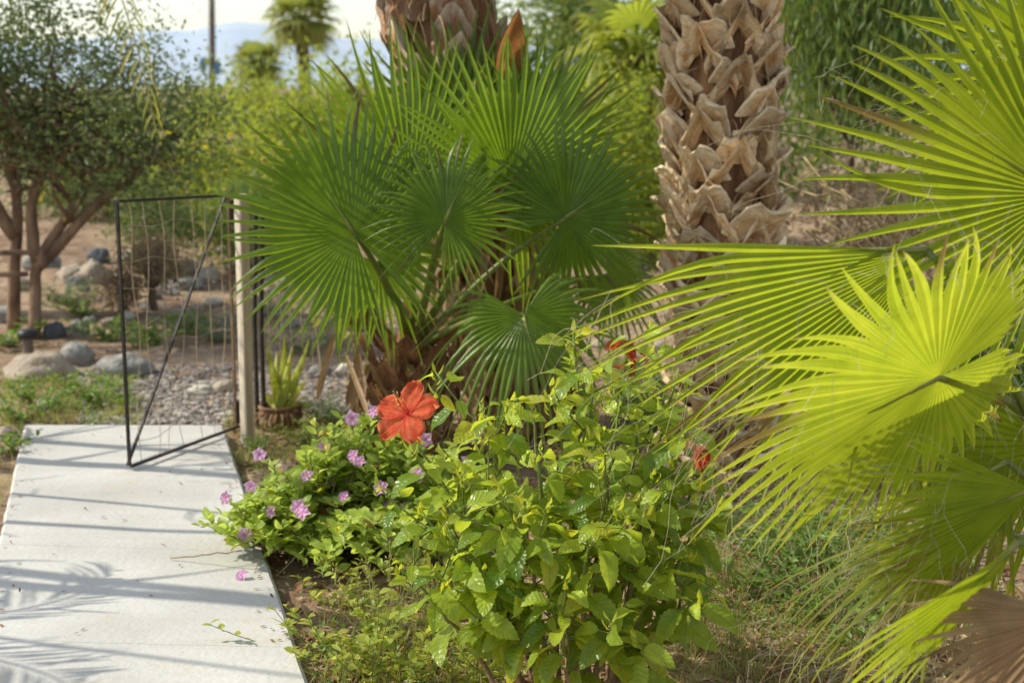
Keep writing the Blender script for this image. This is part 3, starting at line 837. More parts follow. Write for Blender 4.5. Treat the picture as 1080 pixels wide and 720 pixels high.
# ------------------------------------------------------------------ big palm trunks
def palm_trunk(label, base, top, r0, r1, mat, nboots, crown_n, lean=0, flare=1.0, seed=1, dth=.55, hh=.17, wid=.085, crown=True, stub=False):
    rr = np.random.RandomState(seed)
    base, top = np.asarray(base, float), np.asarray(top, float)
    root = thing('palm_tree', label, 'palm tree', base)
    core = MB()
    ts = np.linspace(0, 1, 24)
    pts = base + (top - base) * ts[:, None]
    tube(core, pts, (r0 + (r1 - r0) * ts) * .90, 24, rough=.02)
    tr = core.build('trunk', M['fibre'], root, smooth=True)
    mb = MB()
    K, J = 13, 6
    H = top[2] - base[2]
    for k in range(nboots):
        f = (k + .5) / nboots
        th0 = k * 2.39996 * 1.0 + .2 * rr.randn()
        zc = f * H
        rad_ = r0 + (r1 - r0) * f
        ax = base + (top - base) * f
        fl = flare * (.75 + .5 * rr.rand())
        dt = dth * (.9 + .2 * rr.rand()); h = hh * (.85 + .3 * rr.rand()); wd = wid * (.9 + .25 * rr.rand())
        tiltk = .03 * rr.randn()
        V, T = [], []
        tone = np.clip(.5 + .25 * rr.randn(), 0, 1)
        tongue = (.06 + .06 * rr.rand()) * min(1.2, flare)
        for j in range(J + 1):
            v = j / J
            for i in range(K):
                u = -1 + 2 * i / (K - 1)
                au = abs(u)
                topz = -au ** 1.15 * h + tongue * max(0, 1 - au * 2.8) + tiltk * u
                rag = .012 * rr.randn() * max(0, 1 - 2 * v) + .004 * rr.randn()
                z = topz - wd * (v ** .9) * (1 - .35 * au) + rag * (j == 0)
                outr = fl * (.105 * (1 - v) ** 1.5 * max(0, 1 - au ** 1.3 * .9) + .03 * (1 - v)) + .004 + .012 * (1 - au)
                th = th0 + u * dt
                rr_ = rad_ * .92 + outr + .005 * rr.randn()
                V.append((ax[0] + rr_ * math.cos(th), ax[1] + rr_ * math.sin(th), ax[2] + z))
                edge = 1.0 if j == 0 else (.45 if j == 1 else 0.0)
                T.append((tone, edge * rr.uniform(.5, 1), 0))
        # lip: cut end going back to the trunk
        V = np.array(V); T = np.array(T)
        lip = V[:K].copy()
        for i in range(K):
            u = -1 + 2 * i / (K - 1)
            th = th0 + u * dt
            cut = .028 * (1 - abs(u)) + .006
            lip[i] -= [math.cos(th) * cut, math.sin(th) * cut, .018]
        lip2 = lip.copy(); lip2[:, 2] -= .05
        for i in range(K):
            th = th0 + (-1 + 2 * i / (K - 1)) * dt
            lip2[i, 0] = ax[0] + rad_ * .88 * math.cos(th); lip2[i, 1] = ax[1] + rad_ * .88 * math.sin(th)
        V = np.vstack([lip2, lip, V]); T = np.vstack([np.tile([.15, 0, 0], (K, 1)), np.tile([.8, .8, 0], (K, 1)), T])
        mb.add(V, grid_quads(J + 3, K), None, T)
        if stub:
            er = np.array([math.cos(th0), math.sin(th0), 0]); et = np.array([-math.sin(th0), math.cos(th0), 0])
            lean_ = .25 * rr.randn()
            up_ = unit(er * (.40 + .32 * rr.rand()) + np.array([0, 0, .85]) + et * lean_)
            nn_ = unit(er - up_ * np.dot(er, up_))
            ss_ = np.cross(nn_, up_)
            ln = .10 + .08 * rr.rand(); w0 = .085 + .025 * rr.rand(); w1 = w0 * (.55 + .3 * rr.rand()); cut = .35 * rr.randn()
            p0 = ax + er * (rad_ * .93) + [0, 0, -.06]
            na, nb = 7, 7
            top_, bot_ = [], []
            for i in range(na):
                t = i / (na - 1)
                for j in range(nb):
                    q = -1 + 2 * j / (nb - 1)
                    l = ln * t + (cut * q * .03 + .010 * rr.randn()) * (t > .9)
                    wv = (w0 + (w1 - w0) * t)
                    cup = .030 * q * q * (1 - .3 * t) - .02 * t * t
                    c_ = p0 + up_ * l + ss_ * q * wv - nn_ * cup + rr.randn(3) * .0012
                    top_.append(c_); bot_.append(c_ - nn_ * (.020 * (1 - .6 * q * q) + .004))
            V2 = np.array(top_ + bot_)
            T2 = np.zeros((len(V2), 3)); T2[:, 0] = np.clip(tone + .12 * rr.randn(len(V2)), 0, 1)
            tt_ = np.tile(np.repeat(np.linspace(0, 1, na), nb), 2)
            qq_ = np.tile(np.abs(np.linspace(-1, 1, nb)), na * 2)
            T2[:, 1] = np.clip((tt_ > .8) * .9 * rr.rand(len(V2)) + .55 * (qq_ > .9) + .2 * rr.rand(len(V2)), 0, 1)
            g_ = grid_quads(na, nb); m_ = na * nb
            edge = [(i * nb, (i + 1) * nb, m_ + (i + 1) * nb, m_ + i * nb) for i in range(na - 1)] + [((i + 1) * nb - 1, m_ + (i + 1) * nb - 1, m_ + (i + 2) * nb - 1, (i + 2) * nb - 1) for i in range(na - 1)] + [((na - 1) * nb + j, (na - 1) * nb + j + 1, m_ + (na - 1) * nb + j + 1, m_ + (na - 1) * nb + j) for j in range(nb - 1)]
            mb.add(V2, np.vstack([g_, g_[:, ::-1] + m_, edge]), None, T2)
    mb.build('leaf_bases', M[mat], tr, origin=ORG[root.name], smooth=False)
    # loose fibres
    fb = MB()
    for k in range(260):
        f = rr.rand(); th = rr.rand() * 6.28
        ax = base + (top - base) * f; rad_ = (r0 + (r1 - r0) * f) * .95
        p = ax + [rad_ * math.cos(th), rad_ * math.sin(th), 0]
        d = np.array([math.cos(th), math.sin(th), 0]) * (.03 + .05 * rr.rand()) + rr.randn(3) * .04
        tube(fb, bez(p, p + d, p + d * 1.4 + [0, 0, -.06 - .1 * rr.rand()], 5), .0012, 3, cap=False)
    tag(fb.build('loose_fibres', M['straw'], tr, origin=ORG[root.name]), kind='stuff')
    if crown:
        for k in range(crown_n):
            a = k * 2.4; el = .9 - 1.5 * (k / crown_n)
            d = np.array([math.cos(a) * math.cos(el), math.sin(a) * math.cos(el), math.sin(el)])
            hub = top + d * .9 + [0, 0, .15]
            ax_ = d + np.array([0, 0, -.35])
            m_ = MB(); fan_blade(m_, hub, ax_, np.cross(np.cross(d, [0, 0, 1]), d) + [0, 0, .2], .8, nseg=26, span=5, grav=.35, droop=.2, seed=seed * 50 + k)
            lf = m_.build('leaf', M['fan_dark'], root)
            m_ = MB(); petiole(m_, top + d * .05, hub, .02, .01, .08); m_.build('stalk', M['petiole'], lf, origin=ORG[root.name], smooth=True)
    return root


tb = gp(772, 508); tb[1] = 5.7; tb[2] = gz(tb[0], 5.7) - .05
tt = at(762, -40, 5.7); tt = tb + (tt - tb) * (3.6 / (tt[2] - tb[2]))
palm_trunk('thick palm trunk covered in pale criss cross cut leaf bases right of centre', tb, tt, .18, .188, 'boot', 150, 9, seed=5, dth=.72, hh=.13, wid=.08, flare=.5, stub=True)

tb = at(560, 470, 6.35); tb[2] = gz(tb[0], 6.35) - .05
tt = at(468, 20, 6.35); tt = tb + (tt - tb) * (3.6 / (tt[2] - tb[2]))
tc = palm_trunk('leaning reddish palm trunk rising behind the young dark fan palm', tb, tt, .27, .235, 'boot_old', 130, 9, seed=8, dth=.42, hh=.11, wid=.2, flare=.35)
mb = MB()
n = 150
f = R.rand(n) * .42 + .02
thv = -math.pi / 2 + R.randn(n) * .9
P = tb + (tt - tb) * f[:, None] + np.stack([.3 * np.cos(thv), .3 * np.sin(thv), .1 * np.ones(n)], 1)
leaf_batch(mb, P, np.stack([R.randn(n) * .12, R.randn(n) * .1 - .05, -np.ones(n)], 1), np.stack([np.cos(thv), np.sin(thv), np.zeros(n)], 1), .25 + .35 * R.rand(n), .02 + .03 * R.rand(n), R.randn(n) * .3, .3, prof='strap',
           tint=np.stack([R.rand(n), R.rand(n) * .5, np.zeros(n)], 1))
mb.build('dry_skirt', M['fan_dry'], tc)
mb = MB()
p0 = at(530, 95, 6.05)
leaf_batch(mb, [p0], [(.10, -.1, .9)], [(.6, -.7, .1)], .34, .15, -.3, .3, prof='lance', nt=8, tint=[(.3, 0, .4)])
mb.build('leaf_sheath', M['orange'], tc)


# ------------------------------------------------------------------ gate, posts, fence
def make_gate():
    A = g0(137, 496); B = g0(249, 454)
    zA, zB = .02, .02
    # heights from the picture
    hA = at(137, 212, A[1])[2]; hB = at(252, 206, B[1])[2]
    root = thing('gate', 'open rusty iron frame gate with wire mesh standing half across the path', 'gate', A)
    a0, a1 = A + [0, 0, zA], np.array([A[0], A[1], hA]); b0, b1 = B + [0, 0, zB], np.array([B[0], B[1], hB])
    d = unit(B - A); nrm = np.cross(d, [0, 0, 1])
    t = .0055

    def bar(p, q, m, name, r=t, off=0):
        mb = MB(); dv = (q - p); L = np.linalg.norm(dv) / 2; u = dv / (2 * L)
        s = nrm; v = np.cross(u, s)
        box(mb, (p + q) / 2 + nrm * off, u * L, s * r, v * r); return mb.build(name, M[m], root)
    bar(a0, a1, 'iron', 'frame_stile'); bar(b0, b1, 'rust', 'frame_stile')
    bar(a1 - d * t, b1 + d * t, 'iron', 'frame_rail', off=.0112); bar(a0 - d * t, b0 + d * t, 'iron', 'frame_rail', off=.0112)
    bar(a0, b1, 'iron', 'brace', .005, off=-.0112)
    mb = MB()
    W = np.linalg.norm(B - A)
    for k in range(7):
        f = (k + .6 + .2 * rnd.random()) / 7.4
        pts = []
        for z in np.linspace(0, 1, 16):
            p = a0 + (b0 - a0) * (f + .06 * nz(k * 5.3, z * 3)) + ((a1 - a0) * (1 - f) + (b1 - b0) * f) * z
            pts.append(p + nrm * .015 * nz(k * 3.3, z * 4, 2))
        tube(mb, pts, .0014, 4)
    for k in range(8):
        z = (k + .7) / 8.6
        pts = []
        for f in np.linspace(0, 1, 12):
            p = a0 + (b0 - a0) * f + ((a1 - a0) * (1 - f) + (b1 - b0) * f) * (z + .05 * nz(k * 7.7, f * 3))
            pts.append(p + nrm * .015 * nz(k * 2.3, f * 4, 7))
        tube(mb, pts, .0014, 4)
    mb.build('wire_mesh', M['rust_wire'], root)
    for f in (.06, .93):
        mb = MB(); p = b0 + (b1 - b0) * f + d * .022
        tube(mb, [p - [0, 0, .05], p - [0, 0, .02], p + [0, 0, .02], p + [0, 0, .05]], [.017, .02, .02, .017], 10)
        mb.build('hinge', M['iron'], root)
    return A, B


GA, GB = make_gate()


def bevel_post(name, label, cat, base, h, hx, hy, mat, rot, tilt=(0, 0)):
    mb = MB()
    V = []
    n = 26
    c, s = math.cos(rot), math.sin(rot)
    cs = [(-1, -.8), (-.8, -1), (.8, -1), (1, -.8), (1, .8), (.8, 1), (-.8, 1), (-1, .8)]
    for i in range(n):
        z = h * i / (n - 1)
        for (x, y) in cs:
            k = 1 + .03 * nz(x * 2, z * 7, y) - (.08 if i in (0, n - 1) else 0)
            X, Y = x * hx * k, y * hy * k
            V.append((X * c - Y * s + tilt[0] * z, X * s + Y * c + tilt[1] * z, z))
    q = grid_quads(n, 8, True)
    V = np.array(V)
    m = len(V); V = np.vstack([V, [(tilt[0] * h, tilt[1] * h, h)]])
    tr = [(m, (n - 1) * 8 + j, (n - 1) * 8 + (j + 1) % 8) for j in range(8)]
    mb.add(V + base, q, tr)
    return tag(mb.build(name, M[mat], origin=np.asarray(base, float)), label, cat)


pb = g0(261, 459); pb[2] = -.08
bevel_post('wooden_post', 'square weathered timber gate post with sunlit pale side', 'post', pb, at(262, 205, pb[1])[2] + .08, .023, .024, 'wood', -.72, (.006, 0))

# wire fence right of the post
fb = gp(277, 456); fb2 = fb + [.01, .05, 0]
root = thing('wire_fence', 'wire fence strand with black iron posts beside the timber post', 'fence', fb)
for k, (px, py, top) in enumerate(((272, 452, 222), (279, 455, 226))):
    b = gp(px, py); mb = MB()
    tube(mb, [b - [0, 0, .1], b + [0, 0, .5], np.array([b[0] + .02, b[1], at(px, top, b[1])[2]])], .011, 8)
    mb.build('post', M['iron'], root)
b = gp(338, 442); mb = MB()
tube(mb, wob([b - [0, 0, .05], b + [0, 0, .25], b + [-.01, 0, .5], b + [.0, 0, .85]], .006), .005, 6)
mb.build('stake', M['rust_wire'], root)
mb = MB()
for k in range(6):
    z = .12 + k * .15
    p, q = fb + [0, 0, z], b + [0, 0, z * .95]
    pts = [p + (q - p) * t + [0, 0, -.03 * math.sin(math.pi * t) + .012 * nz(k * 4, t * 5)] for t in np.linspace(0, 1, 12)]
    q2 = b + [.7, .6, z]
    pts += [b + [0, 0, z * .95] + (q2 - b - [0, 0, z * .95]) * t for t in np.linspace(.1, 1, 6)]
    tube(mb, pts, .0013, 4, cap=False)
for k in range(5):
    f = .15 + k * .19
    p = fb + (b - fb) * f
    tube(mb, [p + [.03 * nz(k * 3, z * 5), .02 * nz(k, z * 4, 3), z] for z in np.linspace(.02, .9, 10)], .0013, 4, cap=False)
mb.build('wire', M['rust_wire'], root)

# garden lamp
lb = gp(30, 372)
root = thing('garden_lamp', 'small black capped garden light standing among stones at the left', 'lamp', lb)
s = lb[1] / FPX
mb = MB(); tube(mb, [lb + [0, 0, -.05], lb + [0, 0, 16 * s]], 5.5 * s, 14); mb.build('body', M['glass'], root, smooth=False)
mb = MB(); tube(mb, [lb + [0, 0, z * s] for z in (16.3, 18, 23, 25.5, 26.5)], [8.5 * s, 11 * s, 10.5 * s, 7 * s, 1 * s], 18); mb.build('cap', M['black_plastic'], root, smooth=True)
mb = MB(); tube(mb, [lb + [0, 0, -.1], lb + [0, 0, .02]], 3 * s, 8); mb.build('spike', M['black_plastic'], root)

# ------------------------------------------------------------------ aloe in its pot
pc = gp(296, 452); s = pc[1] / FPX
root = thing('clay_pot', 'rough brown pot beside the black fence post holding an aloe', 'pot', pc)
mb = MB()
prof = [(0, 0), (19, 0), (23, 8), (24, 17), (22, 24), (24, 26), (23, 29), (20, 28), (19, 23), (0, 23)]
V = []
for r, z in prof:
    for j in range(28):
        a = 2 * math.pi * j / 28
        k = 1 + .05 * nz(math.cos(a) * 2, math.sin(a) * 2, z * .2)
        V.append(pc + [max(r, .1) * s * k * math.cos(a), max(r, .1) * s * k * math.sin(a), (z - 1) * s])
mb.add(V, grid_quads(len(prof), 28, True))
mb.build('bowl', M['clay'], root, smooth=True)
ab = pc + [0, 0, 24 * s]
mb = MB()
n = 170
a = R.rand(n) * 6.28
P = ab + np.stack([np.cos(a) * 20 * s * R.rand(n) ** .5, np.sin(a) * 20 * s * R.rand(n) ** .5, -.01 + 0 * a], 1)
leaf_batch(mb, P, np.stack([np.cos(a), np.sin(a), .3 * R.randn(n)], 1), np.tile([0, 0, 1.], (n, 1)), .05 + .06 * R.rand(n), .006, 1.5 * R.rand(n), .2, prof='strap', nt=5, ncol=3, tint=np.stack([R.rand(n), .5 * R.rand(n), 0 * a], 1))
mb.build('dry_fringe', M['fan_dry'], root)
al = thing('aloe', 'aloe with pointed yellow green leaves growing in the brown pot', 'aloe', ab)
tips = [(300, 362, 0), (281, 372, -.05), (326, 368, .02), (318, 388, -.1), (288, 398, -.12), (309, 372, .08), (322, 402, -.12), (276, 412, .03), (292, 378, .1), (334, 424, -.05), (303, 395, -.15)]
for k, (px, py, dy) in enumerate(tips):
    tip = at(px, 412 + (py - 412) * 1.22, ab[1] + dy)
    d = tip - ab; L = np.linalg.norm(d); d = d / L
    out = np.array([d[0], dy * 3 - .01, 0]); nrm = unit(np.array([0, 0, 1.0]) - out * 3)
    nrm = unit(np.array([-d[0], -1.2 if dy <= .03 else 1.2, .2]))
    mb = MB()
    S_ = np.cross(nrm, d); S_ = unit(S_); N_ = np.cross(d, S_)
    V, T = [], []
    for i, t in enumerate(np.linspace(0, 1, 12)):
        wv = .028 * (1 - t) ** .8 * (1.0 if t > .1 else .8) + .0008
        c_ = ab + d * L * t + N_ * (-.03 * math.sin(math.pi * t))
        for (x, y) in ((-1, .15), (-.5, -.28), (0, -.38), (.5, -.28), (1, .15), (.5, .12), (0, .05), (-.5, .12)):
            V.append(c_ + S_ * x * wv + N_ * y * wv * .9); T.append((rnd.random() * .5 + .2, .75 if abs(x) == 1 else .1 + .4 * t ** 3, 0))
    mb.add(V, grid_quads(12, 8, True), None, T)
    mb.build('leaf', M['aloe'], al, smooth=True)


# ------------------------------------------------------------------ generic shrubs and trees
def rdir(n):
    return units(R.randn(n, 3))


def cloud(blobs, n, clump=.16, clumps=40, hollow=.5):
    """clumped points in ellipsoids"""
    vol = np.array([b[1][0] * b[1][1] * b[1][2] for b in blobs]); vol /= vol.sum()
    cs = []
    for k in range(clumps):
        b = blobs[R.choice(len(blobs), p=vol)]
        d = rdir(1)[0] * (hollow + (1 - hollow) * R.rand() ** .5)
        cs.append(np.array(b[0]) + d * np.array(b[1]))
    cs = np.array(cs)
    idx = R.randint(0, clumps, n)
    return cs[idx] + R.randn(n, 3) * clump * (.6 + .8 * R.rand(clumps))[idx][:, None], cs, idx


def shrub(name, label, cat, base, blobs, n, leaf, mat, clump=.15, clumps=40, bark='bark_grey', trunks=None, hang=0.0, flower=None, aspect=.45, hollow=.45, group=None, trunk_r=.04, nbr=14, part='foliage'):
    base = np.asarray(base, float)
    root = thing(name, label, cat, base, group)
    P, cs, idx = cloud(blobs, n, clump, clumps, hollow)
    keep = P[:, 2] > base[2] - .05
    P, idx = P[keep], idx[keep]; n = len(P)
    D = rdir(n) + [0, 0, -hang]; N = rdir(n) + [0, 0, .8]
    ct = R.rand(clumps)
    T = np.stack([np.clip(ct[idx] * .6 + .4 * R.rand(n), 0, 1), (R.rand(n) < .06) * R.rand(n), np.zeros(n)], 1)
    mb = MB(); L = leaf * (.6 + .8 * R.rand(n))
    tri_leaves(mb, P, D, N, L, L * aspect, T)
    mats = [M[mat]]
    mb.build(part, mats, root)
    if flower:
        fm, fn, fs = flower
        mb = MB(); i = R.choice(n, fn)
        tri_leaves(mb, P[i] + R.randn(fn, 3) * .03, rdir(fn), rdir(fn) + [0, -.6, .5], fs * (.6 + .8 * R.rand(fn)), fs * .8, np.stack([R.rand(fn), 0 * R.rand(fn), 0 * R.rand(fn)], 1))
        o = mb.build('blossom', M[fm], root); o['kind'] = 'stuff'
    starts = []
    if trunks is None:
        trunks = [[base - [0, 0, .1], base * .6 + np.array(blobs[0][0]) * .4 + R.randn(3) * .03, np.array(blobs[0][0])]]
    for tk in trunks:
        mb = MB()
        tk = np.array(tk, float)
        t = np.linspace(0, 1, len(tk))
        fine = np.array([[np.interp(q, t, tk[:, c]) for c in range(3)] for q in np.linspace(0, 1, 12)])
        fine[1:-1] = .25 * fine[:-2] + .5 * fine[1:-1] + .25 * fine[2:]
        tube(mb, wob(fine, trunk_r * .1), trunk_r * (1 - .55 * np.linspace(0, 1, 12)), 9, rough=.06)
        for k in range(nbr):
            c = cs[R.randint(clumps)]
            s0 = fine[R.randint(6, 12)]
            if np.linalg.norm(c - s0) > (1.0 if trunk_r < .05 and len(trunks) > 1 else 2.5 * max(blobs[0][1])): continue
            m = (c + s0) / 2 + R.randn(3) * .08 * np.linalg.norm(c - s0)
            tube(mb, wob(bez(s0, m, c, 9), .02 * np.linalg.norm(c - s0)), np.linspace(trunk_r * .4, trunk_r * .06, 9), 5, rough=.05)
        mb.build('trunk' if cat in ('tree', 'palm tree') else 'stem', M[bark], root, smooth=True)
    return root


# the spreading tree at the left
Yt = gp(30, 356)[1]
b1_, b2_ = gp(14, 348), gp(34, 358)
sc = Yt / FPX


def tp(px, py, dy=0): return at(px, py, Yt + dy)


lt_blobs = [(tp(60, 110), (170 * sc, .75, 62 * sc)), (tp(150, 120, -.2), (95 * sc, .6, 55 * sc)), (tp(-60, 100), (150 * sc, .8, 80 * sc)), (tp(75, 60, .2), (80 * sc, .5, 38 * sc)), (tp(10, 45, .2), (60 * sc, .5, 40 * sc)), (tp(205, 145, -.1), (55 * sc, .5, 45 * sc)), (tp(110, 150, -.3), (110 * sc, .5, 40 * sc)), (tp(130, 180, -.2), (90 * sc, .5, 30 * sc)), (tp(0, 165, -.2), (90 * sc, .5, 30 * sc)), (tp(95, 42, .1), (95 * sc, .5, 40 * sc)), (tp(-10, 10, .1), (80 * sc, .5, 45 * sc))]
shrub('spreading_tree', 'spreading small leaved tree with forked reddish trunks left of the gate', 'tree', b2_, lt_blobs, 15500, .040, 'tree_olive', clump=.115, clumps=300, bark='bark_red', hollow=.1, nbr=26, trunk_r=.043,
      trunks=[[b2_ - [0, 0, .1], tp(37, 300), tp(40, 270), tp(75, 225), tp(105, 175), tp(120, 130)],
              [tp(38, 282), tp(60, 262), tp(100, 215), tp(150, 175), tp(190, 140)],
              [b1_ - [0, 0, .1], tp(14, 280), tp(20, 215), tp(8, 160), tp(30, 110)],
              [tp(40, 275), tp(32, 240), tp(36, 190), tp(75, 150), tp(60, 100)],
              [tp(16, 250), tp(-20, 190), tp(-60, 150), tp(-80, 110)]])
root = thing('tree_support', 'low rustic pole rails tied beside the left tree trunks', 'support', gp(-20, 350))
for (p, q) in (((-60, 268), (42, 265)), ((-60, 294), (30, 288)),):
    mb = MB(); tube(mb, wob([tp(p[0], p[1], -.2), tp((p[0] + q[0]) / 2, (p[1] + q[1]) / 2, -.2), tp(q[0], q[1], -.2)], .005), .017, 8); mb.build('rail', M['bark_red'], root, smooth=True)
mb = MB(); pq = tp(-50, 300, -.2); tube(mb, [np.array([pq[0], pq[1], gz(pq[0], pq[1]) - .1]), pq, tp(-50, 258, -.2)], .02, 8); mb.build('stake', M['bark_red'], root, smooth=True)


def bgtree(name, label, cat, px, Y, top, wpx, bottom, n, leaf, mat, **kw):
    """px centre, depth, top and bottom pixel rows of the crown, width in pixels"""
    s = Y / FPX
    c = at(px, (top + bottom) / 2, Y)
    base = np.array([c[0], Y, gz(c[0], Y)])
    hz = (bottom - top) * s / 2; hx = wpx * s / 2
    hy = min(hx, 1.6)
    blobs = [(c, (hx * .8, hy, hz * .8)), (c + [hx * .4, -.2, -hz * .2], (hx * .6, hy * .8, hz * .7)), (c + [-hx * .4, .1, hz * .1], (hx * .55, hy * .8, hz * .75)), (c + [hx * .1, 0, hz * .3], (hx * .5, hy * .7, hz * .6))]
    return shrub(name, label, cat, base, blobs, n, leaf, mat, **kw)


bgtree('flowering_shrub', 'shrub dotted with yellow blossoms behind the gate top', 'shrub', 232, 13, 138, 150, 245, 6500, .06, 'tree_bright', clump=.13, clumps=70, flower=('yflower', 420, .06))
bgtree('flowering_shrub', 'yellow blossomed shrub seen under the left tree crown', 'shrub', 110, 14, 135, 210, 240, 7000, .06, 'tree_olive', clump=.16, clumps=70, flower=('yflower', 240, .06))
bgtree('shrub', 'dark grey green bush on the bank behind the left gate stile', 'shrub', 165, 10.8, 188, 85, 268, 4500, .035, 'tree_olive', clump=.09, clumps=50)
bgtree('shrub', 'low brown dry bush among the boulders behind the gate', 'shrub', 160, 9.6, 252, 70, 305, 2500, .03, 'dryshrub', clump=.06, clumps=40)
bgtree('shrub', 'dry reddish bush on the bank near the tree', 'shrub', 128, 9.4, 285, 46, 318, 1500, .03, 'dryshrub', clump=.05, clumps=30)
bgtree('shrub', 'shadowy bush behind the wooden post and black posts', 'shrub', 275, 11.3, 185, 130, 285, 5500, .05, 'tree_dark', clump=.11, clumps=60, flower=('yflower', 60, .05))
bgtree('leafy_tree', 'rounded olive tree far behind the left tree', 'tree', 30, 19, 100, 380, 255, 9000, .1, 'tree_olive', clump=.26, clumps=90)
bgtree('leafy_tree', 'light green tree behind the left side of the young palm', 'tree', 345, 17, 62, 190, 240, 9000, .09, 'tree_bright', clump=.22, clumps=90)
bgtree('leafy_tree', 'distant pale green tree below the hill', 'tree', 262, 30, 88, 120, 200, 4500, .14, 'tree_bright', clump=.35, clumps=60)
bgtree('leafy_tree', 'far hazy tree behind the utility pole', 'tree', 190, 34, 96, 150, 190, 4000, .16, 'tree_olive', clump=.4, clumps=50)
bgtree('leafy_tree', 'tall dark tree behind the leaning palm trunk', 'tree', 590, 21, -70, 230, 200, 12000, .11, 'tree_dark', clump=.28, clumps=110, trunk_r=.12)
bgtree('leafy_tree', 'yellow green bushy tree between the two palm trunks', 'tree', 655, 11.5, 70, 150, 330, 8500, .065, 'tree_bright', clump=.15, clumps=90, flower=('yflower', 120, .05))
bgtree('leafy_tree', 'sunlit tree filling the gap behind the young palm', 'tree', 480, 15, 90, 260, 330, 8000, .09, 'tree_bright', clump=.22, clumps=90)
bgtree('weeping_tree', 'dark weeping tree hanging behind the right palm trunk', 'tree', 900, 9.2, -120, 210, 130, 9000, .09, 'tree_dark', clump=.17, clumps=110, hang=2.2, aspect=.2)
bgtree('leafy_tree', 'deep green tree behind the bright fan palm', 'tree', 1020, 13, -110, 330, 330, 13000, .08, 'tree_dark', clump=.2, clumps=130)
bgtree('leafy_tree', 'olive green tree at the far right behind the palm', 'tree', 1180, 10, -60, 260, 330, 8000, .07, 'tree_olive', clump=.2, clumps=80)
bgtree('leafy_tree', 'broad green tree behind the right palm trunk', 'tree', 790, 16, -80, 260, 290, 9000, .1, 'tree_dark', clump=.26, clumps=90)
bgtree('shrub', 'grey dry brush with bare twigs right of the thick trunk', 'shrub', 905, 7.6, 165, 150, 330, 1700, .045, 'dryshrub', clump=.14, clumps=60, bark='rust_wire', nbr=50, trunk_r=.02)
bgtree('shrub', 'green bush behind the bright leaf at the right', 'shrub', 1060, 5.6, 320, 210, 520, 7000, .04, 'weed', clump=.1, clumps=70)
bgtree('shrub', 'small green bush at the foot of the thick trunk', 'shrub', 690, 6.6, 385, 110, 450, 2600, .03, 'weed', clump=.06, clumps=40)


b = gp(885, 268); b[1] = 6.7; b[2] = gz(b[0], 6.7)
root = thing('bare_branches', 'pale leafless dead branches standing just right of the thick trunk', 'branches', b)
mb = MB()
for k in range(9):
    e = at(rnd.uniform(845, 930), rnd.uniform(150, 250), 6.7 + .2 * R.randn())
    m = (b + e) / 2 + R.randn(3) * .12
    pts = wob(bez(b + R.randn(3) * [.1, .1, 0], m, e, 10), .012)
    tube(mb, pts, np.linspace(.012, .004, 10), 6, rough=.06)
    for j in range(3):
        s0 = pts[R.randint(4, 10)]; q = s0 + R.randn(3) * .14
        tube(mb, wob(bez(s0, (s0 + q) / 2 + R.randn(3) * .04, q, 6), .006), np.linspace(.005, .002, 6), 5)
mb.build('branch', M['straw'], root, smooth=True)


# distant fan palms
def far_palm(label, px, py, Y, Rpx, mat='tree_bright', nl=26):
    s = Y / FPX
    c = at(px, py, Y); base = np.array([c[0], Y, gz(c[0], Y)])
    root = thing('fan_palm', label, 'palm tree', base, 'distant fan palms')
    mb = MB(); tube(mb, [base, (base + c) / 2 + [.05, 0, 0], c], [.2, .16, .15], 10, rough=.05); mb.build('trunk', M['bark_grey'], root, smooth=True)
    mb = MB()
    for k in range(nl):
        a = k * 2.4; el = 1.2 - 2.0 * k / nl
        d = np.array([math.cos(a) * math.cos(el), math.sin(a) * math.cos(el), math.sin(el)])
        hub = c + d * Rpx * s * .45
        fan_blade(mb, hub, d + [0, 0, -.2], np.cross(np.cross(d, [0, 0, 1]), d) + [0, 0, .1], Rpx * s * .6, nseg=16, span=4.2, grav=.5, droop=.2, seed=900 + k)
        petiole(mb, c, hub, .03, .02, .02)
    mb.build('crown', M[mat], root)


far_palm('distant tall fan palm with loose crown against the pale sky', 318, 22, 36, 46, 'feather')
far_palm('distant lower fan palm left of the tall one', 272, 68, 33, 34, 'feather')
far_palm('shaggy pale fan palm just behind the gap between both trunks', 668, 60, 12.5, 85, 'tree_bright', 20)

# utility pole
Yp = 38.0
pbz = at(223, 90, Yp); pbz[2] = gz(pbz[0], Yp)
root = thing('utility_pole', 'dark utility pole rising against the pale sky', 'pole', pbz)
mb = MB(); top = at(223, -40, Yp); tube(mb, [pbz, (pbz + top) / 2, top], [.09, .085, .075], 10); mb.build('mast', M['pole'], root, smooth=True)
for (px, py) in ((214, 68), (229, 72)):
    mb = MB(); p = at(px, py, Yp); tube(mb, [p + [0, 0, -.18], p + [0, 0, -.12], p + [0, 0, .12], p + [0, 0, .18]], [.06, .09, .09, .05], 10)
    q = at(223, py, Yp); tube(mb, [p, q], .025, 6); mb.build('insulator', M['blue'], root)


